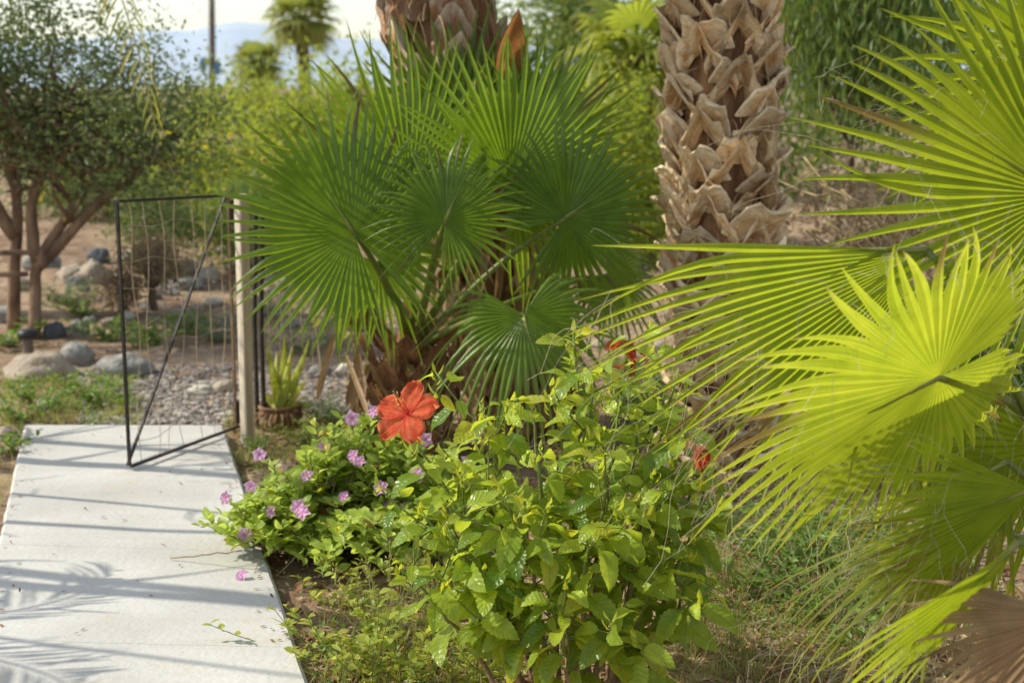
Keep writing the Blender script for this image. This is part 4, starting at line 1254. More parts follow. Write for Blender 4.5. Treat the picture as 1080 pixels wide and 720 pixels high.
# ------------------------------------------------------------------ feather palms left of the frame
def frond(mb, p0, p1, p2, n=70, ll=.34, lw=.022, yel=.2, droopn=.8, r0=.012):
    pts = bez(p0, p1, p2, 28)
    tube(mb, pts, np.linspace(r0, r0 * .25, 28), 6, (.6, .4, 0))
    tg = units(np.gradient(pts, axis=0))
    t = np.linspace(.14, .995, n)
    P = np.stack([np.interp(t, np.linspace(0, 1, 28), pts[:, c]) for c in range(3)], 1)
    G = units(np.stack([np.interp(t, np.linspace(0, 1, 28), tg[:, c]) for c in range(3)], 1))
    for sgn in (-1, 1):
        S = units(np.cross(G, np.tile([0, 0, 1.], (n, 1)))) * sgn
        D = S * .75 + G * .75 + R.randn(n, 3) * .1 + [0, 0, .1 - .25 * droopn]
        L = ll * np.sin(np.pi * np.clip(t * .92 + .06, 0, 1)) ** .6 * (.9 + .2 * R.rand(n))
        leaf_batch(mb, P, D, np.cross(S, G) * sgn + [0, 0, 1.], L, lw, .6 * droopn + .3 * R.rand(n), .5, prof='lance', nt=5, ncol=3,
                   tint=np.stack([R.rand(n), np.clip(yel * R.rand(n) * 2, 0, 1), np.zeros(n)], 1))


fp = np.array([-4.7, 9.6, gz(-4.7, 9.6)])
ftop = fp + [.1, -.1, 3.0]
root = thing('feather_palm', 'feather palm whose drooping frond tip hangs in front of the left tree crown', 'palm tree', fp)
mb = MB(); tube(mb, [fp - [0, 0, .1], fp + [.05, 0, 1.4], ftop], [.2, .16, .15], 14, rough=.08); mb.build('trunk', M['bark_grey'], root)
tipf = at(165, 140, 6.6)
mb = MB(); frond(mb, ftop, np.array([-2.2, 7.6, 3.5]), tipf, 56, .34, .013, .35, 1.2)
lf = mb.build('frond', M['feather'], root); lf['label'] = 'drooping frond with yellowing leaflets'
for k in range(7):
    a = 1.6 + k * .55
    d = np.array([math.cos(a), math.sin(a), 0])
    el = .5 + .7 * ((k * 7) % 11) / 11
    mb = MB(); frond(mb, ftop, ftop + d * .9 + [0, 0, .9 * el], ftop + d * (1.7) + [0, 0, -.5 + .8 * el], 44, .34, .03, .2, .6)
    mb.build('frond', M['feather'], root)

fp = np.array([-2.95, 3.9, gz(-2.95, 3.9)])
root = thing('feather_palm', 'low feather palm just outside the left edge beside the path', 'palm tree', fp)
mb = MB(); ft = fp + [0, 0, 1.0]
tube(mb, [fp - [0, 0, .1], fp + [.02, 0, .3], ft], [.08, .06, .05], 12, rough=.08); mb.build('trunk', M['bark_grey'], root)
for k in range(5):
    a = k * 2.4 + .9
    d = np.array([math.cos(a), math.sin(a), 0])
    mb = MB(); frond(mb, ft, ft + d * .35 + [0, 0, .45], ft + d * .75 + [0, 0, .1], 26, .26, .013, .2, .5, .009)
    mb.build('frond', M['feather'], root)
# thin bare tree whose stems throw the long shadows
bt = np.array([-3.6, 5.55, gz(-3.6, 5.55)])
root = thing('bare_tree', 'thin nearly leafless tree outside the left edge', 'tree', bt)
mb = MB()
for (dx, dy, h, r) in ((0, -.65, 3.3, .05), (.1, -.25, 3.2, .028), (-.1, .45, 3.0, .06), (.15, -.92, 3.4, .045), (.3, -1.25, 2.9, .016), (.1, .8, 3.1, .045), (.2, .1, 2.7, .02)):
    p = bt + [dx, dy, -.1]
    q = p + [.2 * rnd.uniform(-1, 1), -.55 + .2 * rnd.uniform(-1, 1), h]
    pts = wob(bez(p, (p + q) / 2 + R.randn(3) * .08, q, 10), .012)
    tube(mb, pts, np.linspace(r, r * .5, 10), 7)
    for j in range(5):
        s0 = pts[R.randint(4, 10)]; e = s0 + R.randn(3) * .25 + [0, 0, .2]
        tube(mb, bez(s0, (s0 + e) / 2 + R.randn(3) * .04, e, 6), np.linspace(r * .35, .003, 6), 5)
mb.build('trunk', M['bark_grey'], root, smooth=True)
mb = MB(); n = 800
P, cs, idx = cloud([(bt + [0, .6, 2.6], (.5, .6, .5))], n, .1, 22, .2)
tri_leaves(mb, P, rdir(n), rdir(n), .05, .022, np.stack([R.rand(n), 0 * R.rand(n), 0 * R.rand(n)], 1))
mb.build('crown', M['tree_olive'], root)


# ------------------------------------------------------------------ hibiscus
def stemtube(mb, pts, r0, r1, green0=0.0, green1=1.0, n=7):
    m = len(pts); t = np.linspace(0, 1, m)
    T = np.zeros((m * n + 2, 3)); T[:, 0] = .5
    T[:m * n, 1] = np.repeat(np.clip(green0 + (green1 - green0) * t, 0, 1), n)
    tube(mb, pts, r0 + (r1 - r0) * t, n, T)


def place_leaves(store, p, d, up, L, W, tint):
    store.append((p, d, up, L, W, tint))


def flush(store, mb, **kw):
    a = list(zip(*store))
    leaf_batch(mb, np.array(a[0]), np.array(a[1]), np.array(a[2]), np.array(a[3]), np.array(a[4]), tint=np.array(a[5]), **kw)


YH = 3.55
hb = gp(598, 742)
hib = thing('hibiscus_shrub', 'leafy hibiscus bush with one open red flower beside the path', 'hibiscus', hb)
HT = [  # tip px,py,dY, base px offset, leaf density
    (433, 458, -.10, -60, 12), (508, 425, .05, -30, 12), (606, 352, .0, 0, 22), (560, 430, -.18, -10, 14), (660, 400, .12, 20, 14),
    (716, 395, .02, 60, 14), (752, 480, .05, 70, 12), (640, 470, -.3, 20, 14), (690, 500, -.22, 50, 14), (505, 500, -.1, -40, 12), (445, 540, -.2, -60, 12), (420, 600, -.25, -70, 10), (470, 560, -.3, -50, 12), (510, 600, -.35, -40, 12), (460, 500, -.15, -55, 12), (730, 440, -.1, 60, 12), (700, 420, .1, 50, 12), (750, 530, -.1, 75, 11), (735, 610, -.2, 70, 10),
    (480, 600, -.25, -50, 9), (545, 545, -.35, -20, 13), (620, 560, -.4, 10, 13), (700, 590, -.28, 60, 12), (590, 640, -.42, 0, 11),
    (655, 640, -.38, 40, 10), (540, 660, -.3, -30, 9), (735, 560, .05, 75, 11), (570, 470, .25, 0, 12), (650, 440, .3, 20, 12), (500, 460, .25, -20, 9), (625, 420, -.1, 8, 14), (675, 440, -.05, 30, 13)]
store, stems = [], MB()
young = []
for k, (px, py, dy, bo, dens) in enumerate(HT):
    tip = at(px, py, YH + dy)
    b = gp(598 + bo * .8, 742) ; b[1] += dy * .25 + R.randn() * .04; b[2] = gz(b[0], b[1]) - .03
    mid = (b + tip) / 2 + [(b[0] - tip[0]) * .12, 0, .08] + R.randn(3) * .02
    pts = wob(bez(b, mid, tip, 16), .004)
    H = tip[2] - b[2]
    stemtube(stems, pts, .0065 + .004 * H, .0025, -.3, 1.0)
    branches = [(pts, .46 if H > .4 else .25, 1.0)]
    for j in range(3 if H > .35 else 2):
        s0 = pts[R.randint(6, 14)]
        e = s0 + np.array([R.randn() * .09, R.randn() * .08 - .03, .10 + .07 * R.rand()])
        bp = bez(s0, (s0 + e) / 2 + [0, 0, -.02], e, 8)
        stemtube(stems, bp, .003, .0018, .3, 1.0, 5)
        branches.append((bp, .15, .9))
    for (bp, t0, sc_) in branches:
        m = len(bp); length = np.sum(np.linalg.norm(np.diff(bp, axis=0), axis=1))
        nl = max(3, int(length * (1 - t0) / .030))
        ang = R.rand() * 6
        for q in range(nl):
            t = t0 + (1 - t0) * (q + .3 * R.rand()) / nl
            p = np.array([np.interp(t, np.linspace(0, 1, m), bp[:, c]) for c in range(3)])
            ang += 2.4
            topness = t ** 3 if bp is pts else t ** 2 * .8
            L = (.112 - .042 * topness) * (.5 + .75 * R.rand()) * sc_
            d = np.array([math.cos(ang), math.sin(ang) - .25, .25 + .5 * topness - 1.0 * R.rand() * (1 - topness)])
            d = unit(d)
            pet = p + d * (.014 + .022 * R.rand())
            tube(stems, [p, pet], .0011, 4, (.5, 1, 0), cap=False)
            up = np.array([-.15, -.25, 1.0]) + R.randn(3) * .45
            y = (R.rand() < .06) * .9
            tint = (np.clip(.20 + .65 * topness + .28 * R.randn(), 0, 1), max(y, .45 * topness * R.rand()), 0)
            place_leaves(store, pet, d + [0, 0, -.15], up, L, L * (.66 + .12 * R.rand()), tint)
        # growing tip
        for q in range(7 if py < 430 else 3):
            a = R.rand() * 6.28
            dd = unit([.9 * math.cos(a), .9 * math.sin(a), .9])
            young.append((bp[-1] - [0, 0, .012 * q], dd, np.array([math.cos(a), math.sin(a), .4]), .02 + .022 * R.rand(), .009 + .006 * R.rand(), (.8, .4 + .35 * R.rand(), 0)))
stems.build('stems', M['hibstem'], hib, smooth=True)
mb = MB()
flush(store, mb, curl=R.rand(len(store)) * 1.3 + .1, fold=.3, nt=18, ncol=5, serr=.07, prof='ovate', wave=.05)
flush(young, mb, curl=.4, fold=.5, nt=5, ncol=3, prof='lance')
o = mb.build('foliage', M['hib'], hib, smooth=True)

# tall tip with stacked small leaves
mb = MB(); st2 = []
tip = at(606, 352, YH)
for k in range(46):
    a = k * 2.4; z = -.16 * (k / 46)
    st2.append((tip + [.01 * R.randn(), .01 * R.randn(), z], unit([math.cos(a), math.sin(a), .75]), np.array([-.2, -.3, 1]), .02 + .03 * (k / 46) + .01 * R.rand(), .011 + .012 * k / 46, (.9, .35 * R.rand() + .2, 0)))
flush(st2, mb, curl=.5, fold=.4, nt=7, ncol=3, prof='ovate')
mb.build('shoot_tip', M['hib'], hib, smooth=True)


def petal(mb, c, d, n, L, W, curl, tintfn, nu=15, nv=13, ruffle=.009, seed=0):
    d = unit(d); n = unit(n - d * np.dot(d, n)); s = np.cross(n, d)
    V, T, LU = [], [], []
    for i in range(nu):
        t = i / (nu - 1)
        wv = W * .5 * (.22 + .78 * math.sin(min(1, t * 1.12 + .03) * math.pi * .60) ** 1.3) * math.sqrt(max(0, 1 - max(0, (t - .78) / .235) ** 2.6))
        for j in range(nv):
            q = -1 + 2 * j / (nv - 1)
            x = L * math.sin(curl * t) / curl; z = L * (1 - math.cos(curl * t)) / curl
            rf = ruffle * t ** 2 * math.sin(q * 7 + seed * 2.3 + t * 4) + ruffle * .6 * t ** 3 * math.sin(q * 13 + seed)
            rf += .010 * abs(q) * t - .012 * (1 - abs(q)) * t * (1 - t)
            V.append(c + d * (x - .008 * abs(q) ** 2 * t) + s * q * wv - n * (z - rf))
            T.append(tintfn(t, q)); LU.append((t * .6, q * .5 + .5, seed * .137 % 1))
    mb.add(V, grid_quads(nu, nv), None, T, 0, np.array(LU))


fc = at(430, 437, YH - .17)
fl = MB()
fn = unit(np.array([-.46, -.68, .56]))
fu = unit(np.array([0, 0, 1.]) - fn * fn[2]); fs_ = np.cross(fn, fu)
for k in range(5):
    a = rad(95 + 72 * k + 6 * rnd.uniform(-1, 1))
    d = fu * math.sin(a) + fs_ * (-math.cos(a)) + fn * .22
    petal(fl, fc + fn * .004 * (k % 2), d, fn, .090, .067, .40, lambda t, q: (rnd.random() * .8, np.clip(.55 * max(0, t - .5) * abs(q) ** 1.5 + (.22 if rnd.random() < .18 else 0) + (.25 * (t < .5) * (abs(abs(q) - .3) < .12)), 0, 1), .8 * max(0, .26 - t) * 3), seed=k)
flo = fl.build('flower', M['red'], hib, smooth=True)
flo['label'] = 'open red hibiscus flower with five petals'
mb = MB()
sp = bez(fc, fc + fn * .035 + fu * .004, fc + fn * .07 + fu * .022, 10)
tube(mb, sp, np.linspace(.0028, .0016, 10), 6, (.9, 0, 0))
mb.build('stamen_column', M['red'], flo, origin=ORG[hib.name], smooth=True)
mb = MB()
P, S = [], []
for k in range(46):
    p = sp[R.randint(5, 10)] + R.randn(3) * .0055
    P.append(p); S.append(.0016)
pebbles(mb, np.array(P), np.array(S), np.full((46, 3), .5)); mb.build('anthers', M['stamen'], flo, origin=ORG[hib.name])
mb = MB()
stemtube(mb, bez(at(434, 468, YH - .11), fc - fn * .05 - fu * .02, fc - fn * .004, 8), .002, .003, 1, 1)
for k in range(5):
    a = k * 1.257
    d = fu * math.sin(a) + fs_ * math.cos(a)
    leaf_batch(mb, [fc - fn * .022], [d * .55 + fn], [-d], .026, .013, .2, .2, prof='lance', tint=[(.7, .6, 0)])
mb.build('calyx', M['vinca'], flo, origin=ORG[hib.name], smooth=True)
# yellow leaf by the flower
mb = MB()
leaf_batch(mb, [at(466, 416, YH - .08)], [(.35, -.1, -.5)], [(-.4, -.8, .3)], .055, .036, .4, .3, nt=9, tint=[(.8, 1, 0)], prof='ovate')
mb.build('yellow_leaf', M['hib'], hib, smooth=True)
# rolled bud on the right
bc = at(740, 484, YH - .3)
mb = MB()
for k in range(5):
    a = k * 1.257
    d = np.array([.35 * math.cos(a), .35 * math.sin(a), 1])
    petal(mb, bc - [0, 0, .03] + np.array([math.cos(a), math.sin(a), 0]) * .004, d, np.array([math.cos(a), math.sin(a), -.2]), .066, .042, 1.1, lambda t, q: (rnd.random(), .3 * t * rnd.random(), 0), nu=8, nv=7, ruffle=.006, seed=k)
fb_ = mb.build('flower_bud', M['red'], hib, smooth=True)
mb = MB(); stemtube(mb, bez(at(722, 545, YH - .1), at(742, 520, YH - .3), bc - [0, 0, .03], 8), .002, .002, 1, 1)
for k in range(5):
    a = k * 1.257; leaf_batch(mb, [bc - [0, 0, .034]], [(.6 * math.cos(a), .6 * math.sin(a), 1)], [(-math.cos(a), -math.sin(a), .3)], .024, .013, -.2, .2, prof='lance', tint=[(.6, .3, 0)])
mb.build('bud_stalk', M['vinca'], fb_, origin=ORG[hib.name], smooth=True)
# wilted red bloom at the top
mb = MB()
wc = at(666, 368, YH + .12)
for k in range(11):
    d = R.randn(3) * .7 + [0, -.1, -.3 + .25 * (k % 3)]
    leaf_batch(mb, [wc + R.randn(3) * [.011, .008, .02]], [d], [R.randn(3)], .038 + .02 * R.rand(), .024 + .01 * R.rand(), 1.6 * R.rand(), .7, prof='lance', nt=7, wave=.15, tint=[(R.rand(), 0, .5 * R.rand())])
wl = mb.build('wilted_flower', M['wilt'], hib, smooth=True)
mb = MB(); stemtube(mb, bez(at(660, 420, YH + .12), at(655, 385, YH + .12), wc, 8), .0022, .0015, .6, .6); mb.build('wilted_stalk', M['hibstem'], wl, origin=ORG[hib.name], smooth=True)

# ------------------------------------------------------------------ periwinkle
vb = gp(350, 598)
vin = thing('periwinkle_bush', 'low periwinkle bush with pink flowers spilling over the path edge', 'periwinkle', vb)
VF = [(374, 448), (396, 441), (375, 487), (269, 519), (327, 508), (351, 514), (318, 540), (263, 569), (404, 520), (418, 523), (414, 537), (390, 560), (412, 571), (351, 572), (480, 517), (493, 493), (278, 486), (243, 531), (382, 493), (323, 546), (300, 500), (440, 505), (345, 478), (290, 545), (365, 530), (430, 540), (450, 470), (302, 570)]
store, stems = [], MB()
tips = [(px, py, 4.42 + .25 * (600 - py) / 160 + R.randn() * .05) for px, py in VF]
extra = []
for _ in range(170):
    px = rnd.uniform(245, 500)
    lo = 610 - 20 * abs(px - 350) / 100; hi = 448 + .62 * max(0, 370 - px) + .25 * max(0, px - 410)
    py = rnd.uniform(hi, lo)
    extra.append((px, py, 4.30 + .35 * (600 - py) / 160 + rnd.uniform(-.08, .15)))
for _ in range(46):
    px, py = rnd.uniform(325, 450), rnd.uniform(440, 505)
    extra.append((px, py, 4.42 + .25 * (600 - py) / 160 + rnd.uniform(-.1, .1)))
for _ in range(30):
    px, py = rnd.uniform(330, 500), rnd.uniform(540, 625)
    extra.append((px, py, 4.15 + rnd.uniform(-.1, .1)))
extra += [(218, 546, 4.4), (225, 556, 4.35), (232, 540, 4.45), (212, 552, 4.42), (240, 560, 4.3)]
tipw = []
for k, (px, py, Y) in enumerate(tips + extra):
    tip = at(px, py, Y); tipw.append(tip)
    b = gp(330 + (px - 330) * .45 + rnd.uniform(-15, 25), 592 - 30 * rnd.random())
    mid = np.array([(b[0] + tip[0]) / 2, (b[1] + tip[1]) / 2, max(b[2], tip[2]) * .55 + .05])
    if px < 250: mid = np.array([b[0] * .45 + tip[0] * .55, tip[1], .10])
    pts = wob(bez(b, mid, tip, 12), .004)
    stemtube(stems, pts, .0034, .0016, -.2, 1.0, 5)
    ang = rnd.random() * 6
    length = np.sum(np.linalg.norm(np.diff(pts, axis=0), axis=1)); nl = int(length * .72 / .017)
    for q in range(nl):
        t = .22 + .78 * (q + .5) / nl
        p = np.array([np.interp(t, np.linspace(0, 1, 12), pts[:, c]) for c in range(3)])
        if p[2] < .0: continue
        ang += math.pi / 2 if q % 2 == 0 else math.pi
        d = np.array([math.cos(ang), math.sin(ang), .35 + .5 * t])
        L = (.062 - .018 * t ** 4) * (.65 + .55 * R.rand())
        y = .9 * (R.rand() < .05); br = .9 * (R.rand() < (.28 if t < .45 else .01))
        place_leaves(store, p, d, np.array([-.2, -.2, 1]) + R.randn(3) * .35, L, L * .45, (np.clip(.35 + .4 * t + .25 * R.randn(), 0, 1), y, br))
stems.build('stems', M['hibstem'], vin, smooth=True)
mb = MB(); flush(store, mb, curl=R.rand(len(store)) * .8, fold=.3, nt=7, ncol=3, prof='obov'); mb.build('foliage', M['vinca'], vin, smooth=True)


def pinwheel(mb, c, n, r):
    n = unit(n); u = unit(np.cross(n, [0.3, .1, 1])); v = np.cross(n, u)
    a0 = rnd.random() * 6
    for k in range(5):
        a = a0 + k * 1.2566
        d = u * math.cos(a) + v * math.sin(a) + n * .1
        petal(mb, c, d, n, r, r * .95, .5, lambda t, q: (rnd.random(), .9 * max(0, .28 - t) * 3, 0), nu=5, nv=5, ruffle=.002, seed=k)


for k in range(len(VF)):
    mb = MB()
    pinwheel(mb, tipw[k] + [0, -.07, .04], np.array([-.25 + .35 * R.randn(), -.75, .55 + .3 * R.randn()]), .025 + .006 * R.rand())
    f_ = mb.build('flower', M['pink'], vin, smooth=True)
# fallen flower on the concrete
mb = MB(); c = g0(255, 610)
pinwheel(mb, c + [0, 0, .012], np.array([-.3, -.5, .8]), .025)
tag(mb.build('fallen_flower', M['pink'], origin=c, smooth=True), 'single faded pink flower lying on the concrete path', 'flower')
# bare twig across the path edge
mb = MB(); a_, b_ = g0(180, 590), at(255, 580, 4.3)
tube(mb, wob(bez(a_ + [0, 0, .006], a_ * .5 + b_ * .5 + [0, 0, .0], b_, 10), .002), .0022, 5); mb.build('bare_twig', M['hibstem'], vin, smooth=True)


# ------------------------------------------------------------------ small plants
def clump(name, label, cat, px, py, n, h, mat, spread=.08, L=.03, W=.016, group=None, prof='lance', stems_n=8, tintg=.1):
    b = gp(px, py)
    root = thing(name, label, cat, b, group)
    sm, st = MB(), []
    for k in range(stems_n):
        e = b + np.array([R.randn() * spread, R.randn() * spread, h * (.5 + .6 * R.rand())])
        pts = bez(b + [R.randn() * spread * .3, R.randn() * spread * .3, -.01], (b + e) / 2 + R.randn(3) * .02, e, 8)
        stemtube(sm, pts, .002, .001, .5, 1, 4)
        for q in range(n // stems_n):
            t = .15 + .85 * R.rand()
            p = np.array([np.interp(t, np.linspace(0, 1, 8), pts[:, c]) for c in range(3)])
            a = R.rand() * 6.28
            st.append((p, np.array([math.cos(a), math.sin(a), .4 + .5 * R.rand()]), np.array([0, -.2, 1]) + R.randn(3) * .3, L * (.6 + .8 * R.rand()), W * (.6 + .8 * R.rand()), (R.rand(), tintg * R.rand(), 0)))
    sm.build('stems', M['hibstem'], root, smooth=True)
    mb = MB(); flush(st, mb, curl=.5, fold=.3, nt=5, ncol=3, prof=prof); mb.build('foliage', M[mat], root, smooth=True)
    return root


WG = 'low weeds left of the path'
for (px, py, lab) in ((60, 436, 'leafy green weed at the far left corner of the path'), (100, 432, 'green weed along the far path end behind the gate'), (125, 428, 'bright weed beside the free gate stile'), (30, 425, 'green weed behind the tan left edge stone'),
                      (10, 445, 'weed at the left edge close to the path'), (78, 418, 'green weed in front of the large boulder'), (12, 478, 'small weed in the dry strip left of the path')):
    clump('weed', lab, 'weed', px, py, 130, .13, 'weed', .10, .035, .016, WG, stems_n=12)
for (px, py, lab) in ((120, 358, 'low green plant on the bank between the grey stones'), (155, 365, 'low green plant behind the left gate stile'), (90, 335, 'low green plant below the round tan boulder'), (10, 365, 'low green plant beside the garden lamp'), (195, 352, 'low green plant on the bank seen through the gate')):
    clump('weed', lab, 'weed', px, py, 260, .13, 'weed', .17, .045, .018, 'low plants on the bank', stems_n=16)
clump('weed', 'low plant with tiny leaves in front of the aloe pot', 'weed', 268, 480, 130, .09, 'weed', .05, .02, .012, stems_n=9)
clump('silver_weed', 'grey green feathery plant between the pot and the young palm', 'weed', 345, 452, 420, .16, 'greyweed', .13, .05, .006, stems_n=24)
clump('silver_weed', 'grey green feathery plant behind the red flower', 'weed', 400, 458, 420, .16, 'greyweed', .13, .05, .006, stems_n=24)
clump('silver_weed', 'dark feathery plant behind the left of the hibiscus', 'weed', 470, 500, 420, .2, 'greyweed', .13, .05, .006, stems_n=24)
clump('yellow_weed', 'yellow green low plant right of the aloe pot', 'weed', 325, 470, 260, .1, 'grass', .12, .03, .012, stems_n=18)
for (px, py, lab) in ((372, 712, 'yellowish leggy plant at the bottom beside the path corner'), (440, 722, 'small leafy plant at the bottom left of the hibiscus'), (500, 726, 'small bright plant under the hibiscus left side')):
    clump('seedling', lab, 'plant', px, py, 150, .17, 'vinca', .10, .032, .016, 'low plants at the bottom of the bed', stems_n=7, prof='obov', tintg=.8)
clump('leggy_plant', 'tall leggy plant with sparse leaves between the path and the hibiscus', 'plant', 385, 735, 60, .33, 'vinca', .07, .034, .018, stems_n=5, prof='obov', tintg=.7)
for (px, py, lab) in ((850, 560, 'dark ground plant in the shade under the bright fan leaf'), (800, 575, 'dark leafy plant left of the shaded ground plant'), (900, 600, 'leafy plant in front of the drooping palm leaf'), (870, 655, 'pale green plant on the sandy soil under the palm'), (920, 640, 'pale green plant beside the drooping palm leaf'), (780, 625, 'little plant on the soil right of the hibiscus'), (830, 600, 'shaded plant below the tips of the bright leaf'), (945, 570, 'shaded plant behind the lower right palm leaves'), (990, 610, 'shaded plant near the fallen dry leaf'), (870, 600, 'leafy plant midway under the bright fan leaf'), (760, 560, 'shaded plant just right of the hibiscus foot'), (930, 690, 'small plant at the bottom edge left of the dry leaf')):
    clump('ground_plant', lab, 'plant', px, py, 330, .16, 'weed', .15, .024, .018, 'plants under the right palm', stems_n=26, prof='ovate')

# vine shrub with yellow stem before the young palm
b = gp(370, 478)
sv = thing('vine_shrub', 'small bright leaved shrub with yellowish stem left of the young palm base', 'shrub', b)
sm, st = MB(), []
tops = [(345, 298), (360, 290), (375, 285), (395, 300), (352, 318), (385, 318), (368, 305), (405, 330), (375, 335)]
fork = at(378, 350, b[1])
stemtube(sm, wob(bez(b - [0, 0, .03], (b + fork) / 2 + [.02, 0, 0], fork, 10), .006), .014, .009, -.2, .3)
for (px, py) in tops:
    e = at(px, py, b[1] + R.randn() * .07)
    pts = bez(fork, (fork + e) / 2 + R.randn(3) * .02, e, 8); stemtube(sm, pts, .006, .002, .2, 1, 5)
    for q in range(20):
        t = .3 + .75 * R.rand(); p = fork + (e - fork) * t + R.randn(3) * .035
        st.append((p, units(R.randn(1, 3))[0] + [0, -.2, 0], np.array([-.3, -.3, 1]) + R.randn(3) * .4, .05 + .03 * R.rand(), .035 + .02 * R.rand(), (.5 + .5 * R.rand(), .2 + .3 * R.rand(), 0)))
for q in range(26):
    t = R.rand(); p = b + (fork - b) * t + R.randn(3) * .02
    st.append((p, units(R.randn(1, 3))[0] + [0, -.2, -.5], np.array([-.3, -.3, 1]) + R.randn(3) * .4, .07, .03, (.8, .6, 0)))
sm.build('stems', M['hibstem'], sv, smooth=True)
mb = MB(); flush(st, mb, curl=.6, fold=.3, nt=6, ncol=3); mb.build('foliage', M['tree_bright'], sv, smooth=True)

# seed grasses
for (px, py, lab) in ((395, 665, 'small leafy plant on the soil below the pink flowers'), (340, 690, 'low plant hugging the path edge near the bottom'), (455, 660, 'low leafy plant between the pink flowers and the hibiscus'), (360, 640, 'little plant right below the pink flower bush')):
    clump('seedling', lab, 'plant', px, py, 90, .12, 'vinca', .10, .032, .016, 'low plants at the bottom of the bed', stems_n=7, prof='obov', tintg=.8)
for (px, py, lab) in ((320, 372, 'low scrub on the bare ground right of the black posts'), (285, 330, 'dry scrub on the bank behind the wooden post'), (225, 360, 'scrubby plant on the bank inside the gate outline'), (70, 320, 'scrubby plant below the boulders near the tree')):
    clump('scrub', lab, 'scrub', px, py, 240, .16, 'greyweed', .2, .04, .016, 'scrub on the bank', stems_n=18)
for (px, py, lab) in ((408, 690, 'dry seed grass with slim stalks left of the hibiscus'), (455, 690, 'dry seed grass close to the hibiscus stem'), (735, 690, 'dry grass right of the hibiscus'), (770, 690, 'thin dry grass on the sandy soil')):
    b = gp(px, py)
    root = thing('seed_grass', lab, 'grass', b, 'dry seed grasses')
    mb = MB()
    for k in range(12):
        e = b + [R.randn() * .08, R.randn() * .06, .18 + .14 * R.rand()]
        p0 = b + [R.randn() * .03, R.randn() * .03, -.01]
        tube(mb, bez(p0, (p0 + e) / 2 + [0, 0, .05], e, 8), .0011, 4, (.6, .6 * R.rand(), 0), cap=False)
        nq = 14
        P = e + np.stack([R.randn(nq) * .004, R.randn(nq) * .004, -.05 * R.rand(nq)], 1)
        leaf_batch(mb, P, rdir(nq) + [0, 0, 1], rdir(nq), .016, .0035, .1, .2, prof='lance', nt=3, ncol=3, tint=np.stack([R.rand(nq), .6 + .4 * R.rand(nq), .3 * R.rand(nq)], 1))
    n = 26
    leaf_batch(mb, np.tile(b, (n, 1)) + R.randn(n, 3) * [.04, .04, 0], np.stack([R.randn(n) * .4, R.randn(n) * .4, np.ones(n)], 1), rdir(n), .06 + .12 * R.rand(n), .004, R.rand(n), .2, prof='blade', nt=6, ncol=3, tint=np.stack([R.rand(n), R.rand(n), 0 * R.rand(n)], 1))
    mb.build('stalks', M['grass'], root)


# ground cover (uncountable)
def scatter(fn, n):
    out = []
    while len(out) < n:
        p = fn()
        y = p[1]; l, r = path_edges(min(y, PL0[1]))
        if y < PL0[1] + .03 and l - .02 < p[0] < r + .012: continue
        out.append(p)
    return np.array(out)


def gr(px0, px1, py0, py1):
    return gp(rnd.uniform(px0, px1), rnd.uniform(py0, py1))


mb = MB()
P = scatter(lambda: gr(230, 1080, 470, 740) if rnd.random() < .75 else gr(240, 760, 330, 480), 6500)
n = len(P)
leaf_batch(mb, P + [0, 0, .008], np.stack([R.randn(n), R.randn(n), .25 * R.randn(n)], 1), np.stack([.35 * R.randn(n), .35 * R.randn(n), np.ones(n)], 1), .018 + .035 * R.rand(n), .008 + .018 * R.rand(n), R.randn(n) * .9, .3, prof='lance', nt=4, ncol=3,
           tint=np.stack([R.rand(n), (R.rand(n) ** 3), 0 * R.rand(n)], 1))
P = scatter(lambda: gr(250, 1080, 480, 740) if rnd.random() < .7 else gr(240, 760, 330, 480), 2600); n = len(P)
leaf_batch(mb, P + [0, 0, .008], np.stack([R.randn(n), R.randn(n) * .5, .12 * R.randn(n)], 1), np.tile([0, 0, 1.], (n, 1)), .05 + .12 * R.rand(n), .003 + .004 * R.rand(n), R.randn(n) * .4, .1, prof='strap', nt=5, ncol=2,
           tint=np.stack([R.rand(n), R.rand(n), 0 * R.rand(n)], 1))
tag(mb.build('leaf_litter', M['litter']), 'dry leaves and straw littering the soil of the planting bed', 'leaf litter', kind='stuff')

mb = MB()


def gfn():
    q = rnd.random()
    if q < .22: return gr(235, 420, 440, 500)
    if q < .42: return gr(0, 150, 400, 450)
    if q < .47: return gr(-40, 12, 450, 560)
    if q < .62: return gr(330, 560, 640, 735)
    return gr(700, 1000, 560, 735)


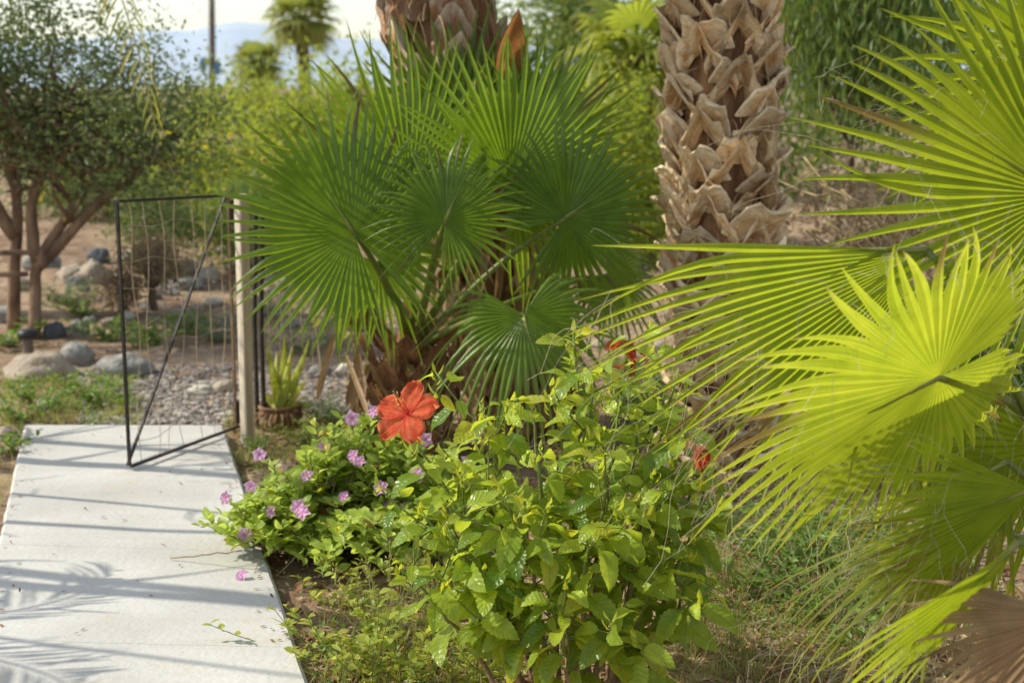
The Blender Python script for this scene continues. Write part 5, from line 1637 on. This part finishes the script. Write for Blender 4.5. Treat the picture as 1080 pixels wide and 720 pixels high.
cent = scatter(gfn, 620)
n = 620 * 8
P = np.repeat(cent, 8, axis=0) + R.randn(n, 3) * [.022, .022, 0]
leaf_batch(mb, P, np.stack([R.randn(n) * .45, R.randn(n) * .45, np.ones(n)], 1), rdir(n), .03 + .075 * R.rand(n), .0028 + .002 * R.rand(n), R.rand(n) * 1.1, .2, prof='blade', nt=5, ncol=3, tint=np.stack([R.rand(n), R.rand(n) ** 1.6, 0 * R.rand(n)], 1))
tag(mb.build('grass', M['grass']), 'thin tufts of short grass in the bed and along the path', 'grass', kind='stuff')

mb = MB()


def wfn():
    q = rnd.random()
    if q < .3: return gr(240, 470, 455, 600)
    if q < .5: return gr(330, 620, 660, 738)
    if q < .75: return gr(740, 980, 540, 700)
    return gr(0, 140, 395, 450)


cent = scatter(wfn, 330); n = 330 * 16
P = np.repeat(cent, 16, axis=0) + np.stack([R.randn(n) * .035, R.randn(n) * .035, .05 * R.rand(n)], 1)
leaf_batch(mb, P, rdir(n) + [0, 0, .5], np.stack([.4 * R.randn(n), .4 * R.randn(n), np.ones(n)], 1), .012 + .018 * R.rand(n), .008 + .008 * R.rand(n), .5, .3, prof='ovate', nt=4, ncol=3)
tag(mb.build('ground_cover', M['weed'], smooth=True), 'tiny leaved ground cover creeping over the bed soil', 'ground cover', kind='stuff')

# specks on the path
mb = MB(); P = []
for k in range(26):
    y = rnd.uniform(3.6, 6.1); l, r = path_edges(y); P.append((rnd.uniform(max(l, -.36 * y) + .03, r - .03), y, .005))
for k in range(110):
    y = rnd.uniform(3.7, 6.2); l, r = path_edges(y)
    if k < 80: P.append((r - abs(R.randn()) * .035 - .012, y, .004))
    else: P.append((l + abs(R.randn()) * .04 + .012, y, .004))
P = np.array(P); n = len(P)
leaf_batch(mb, P, np.stack([R.randn(n), R.randn(n), .1 * R.randn(n)], 1), np.tile([0, 0, 1.], (n, 1)), .008 + .016 * R.rand(n), .004 + .006 * R.rand(n), R.randn(n) * .5, .3, prof='lance', nt=4, ncol=3)
tag(mb.build('path_debris', M['litter']), 'tiny leaf bits scattered on the concrete path', 'leaf litter', kind='stuff')
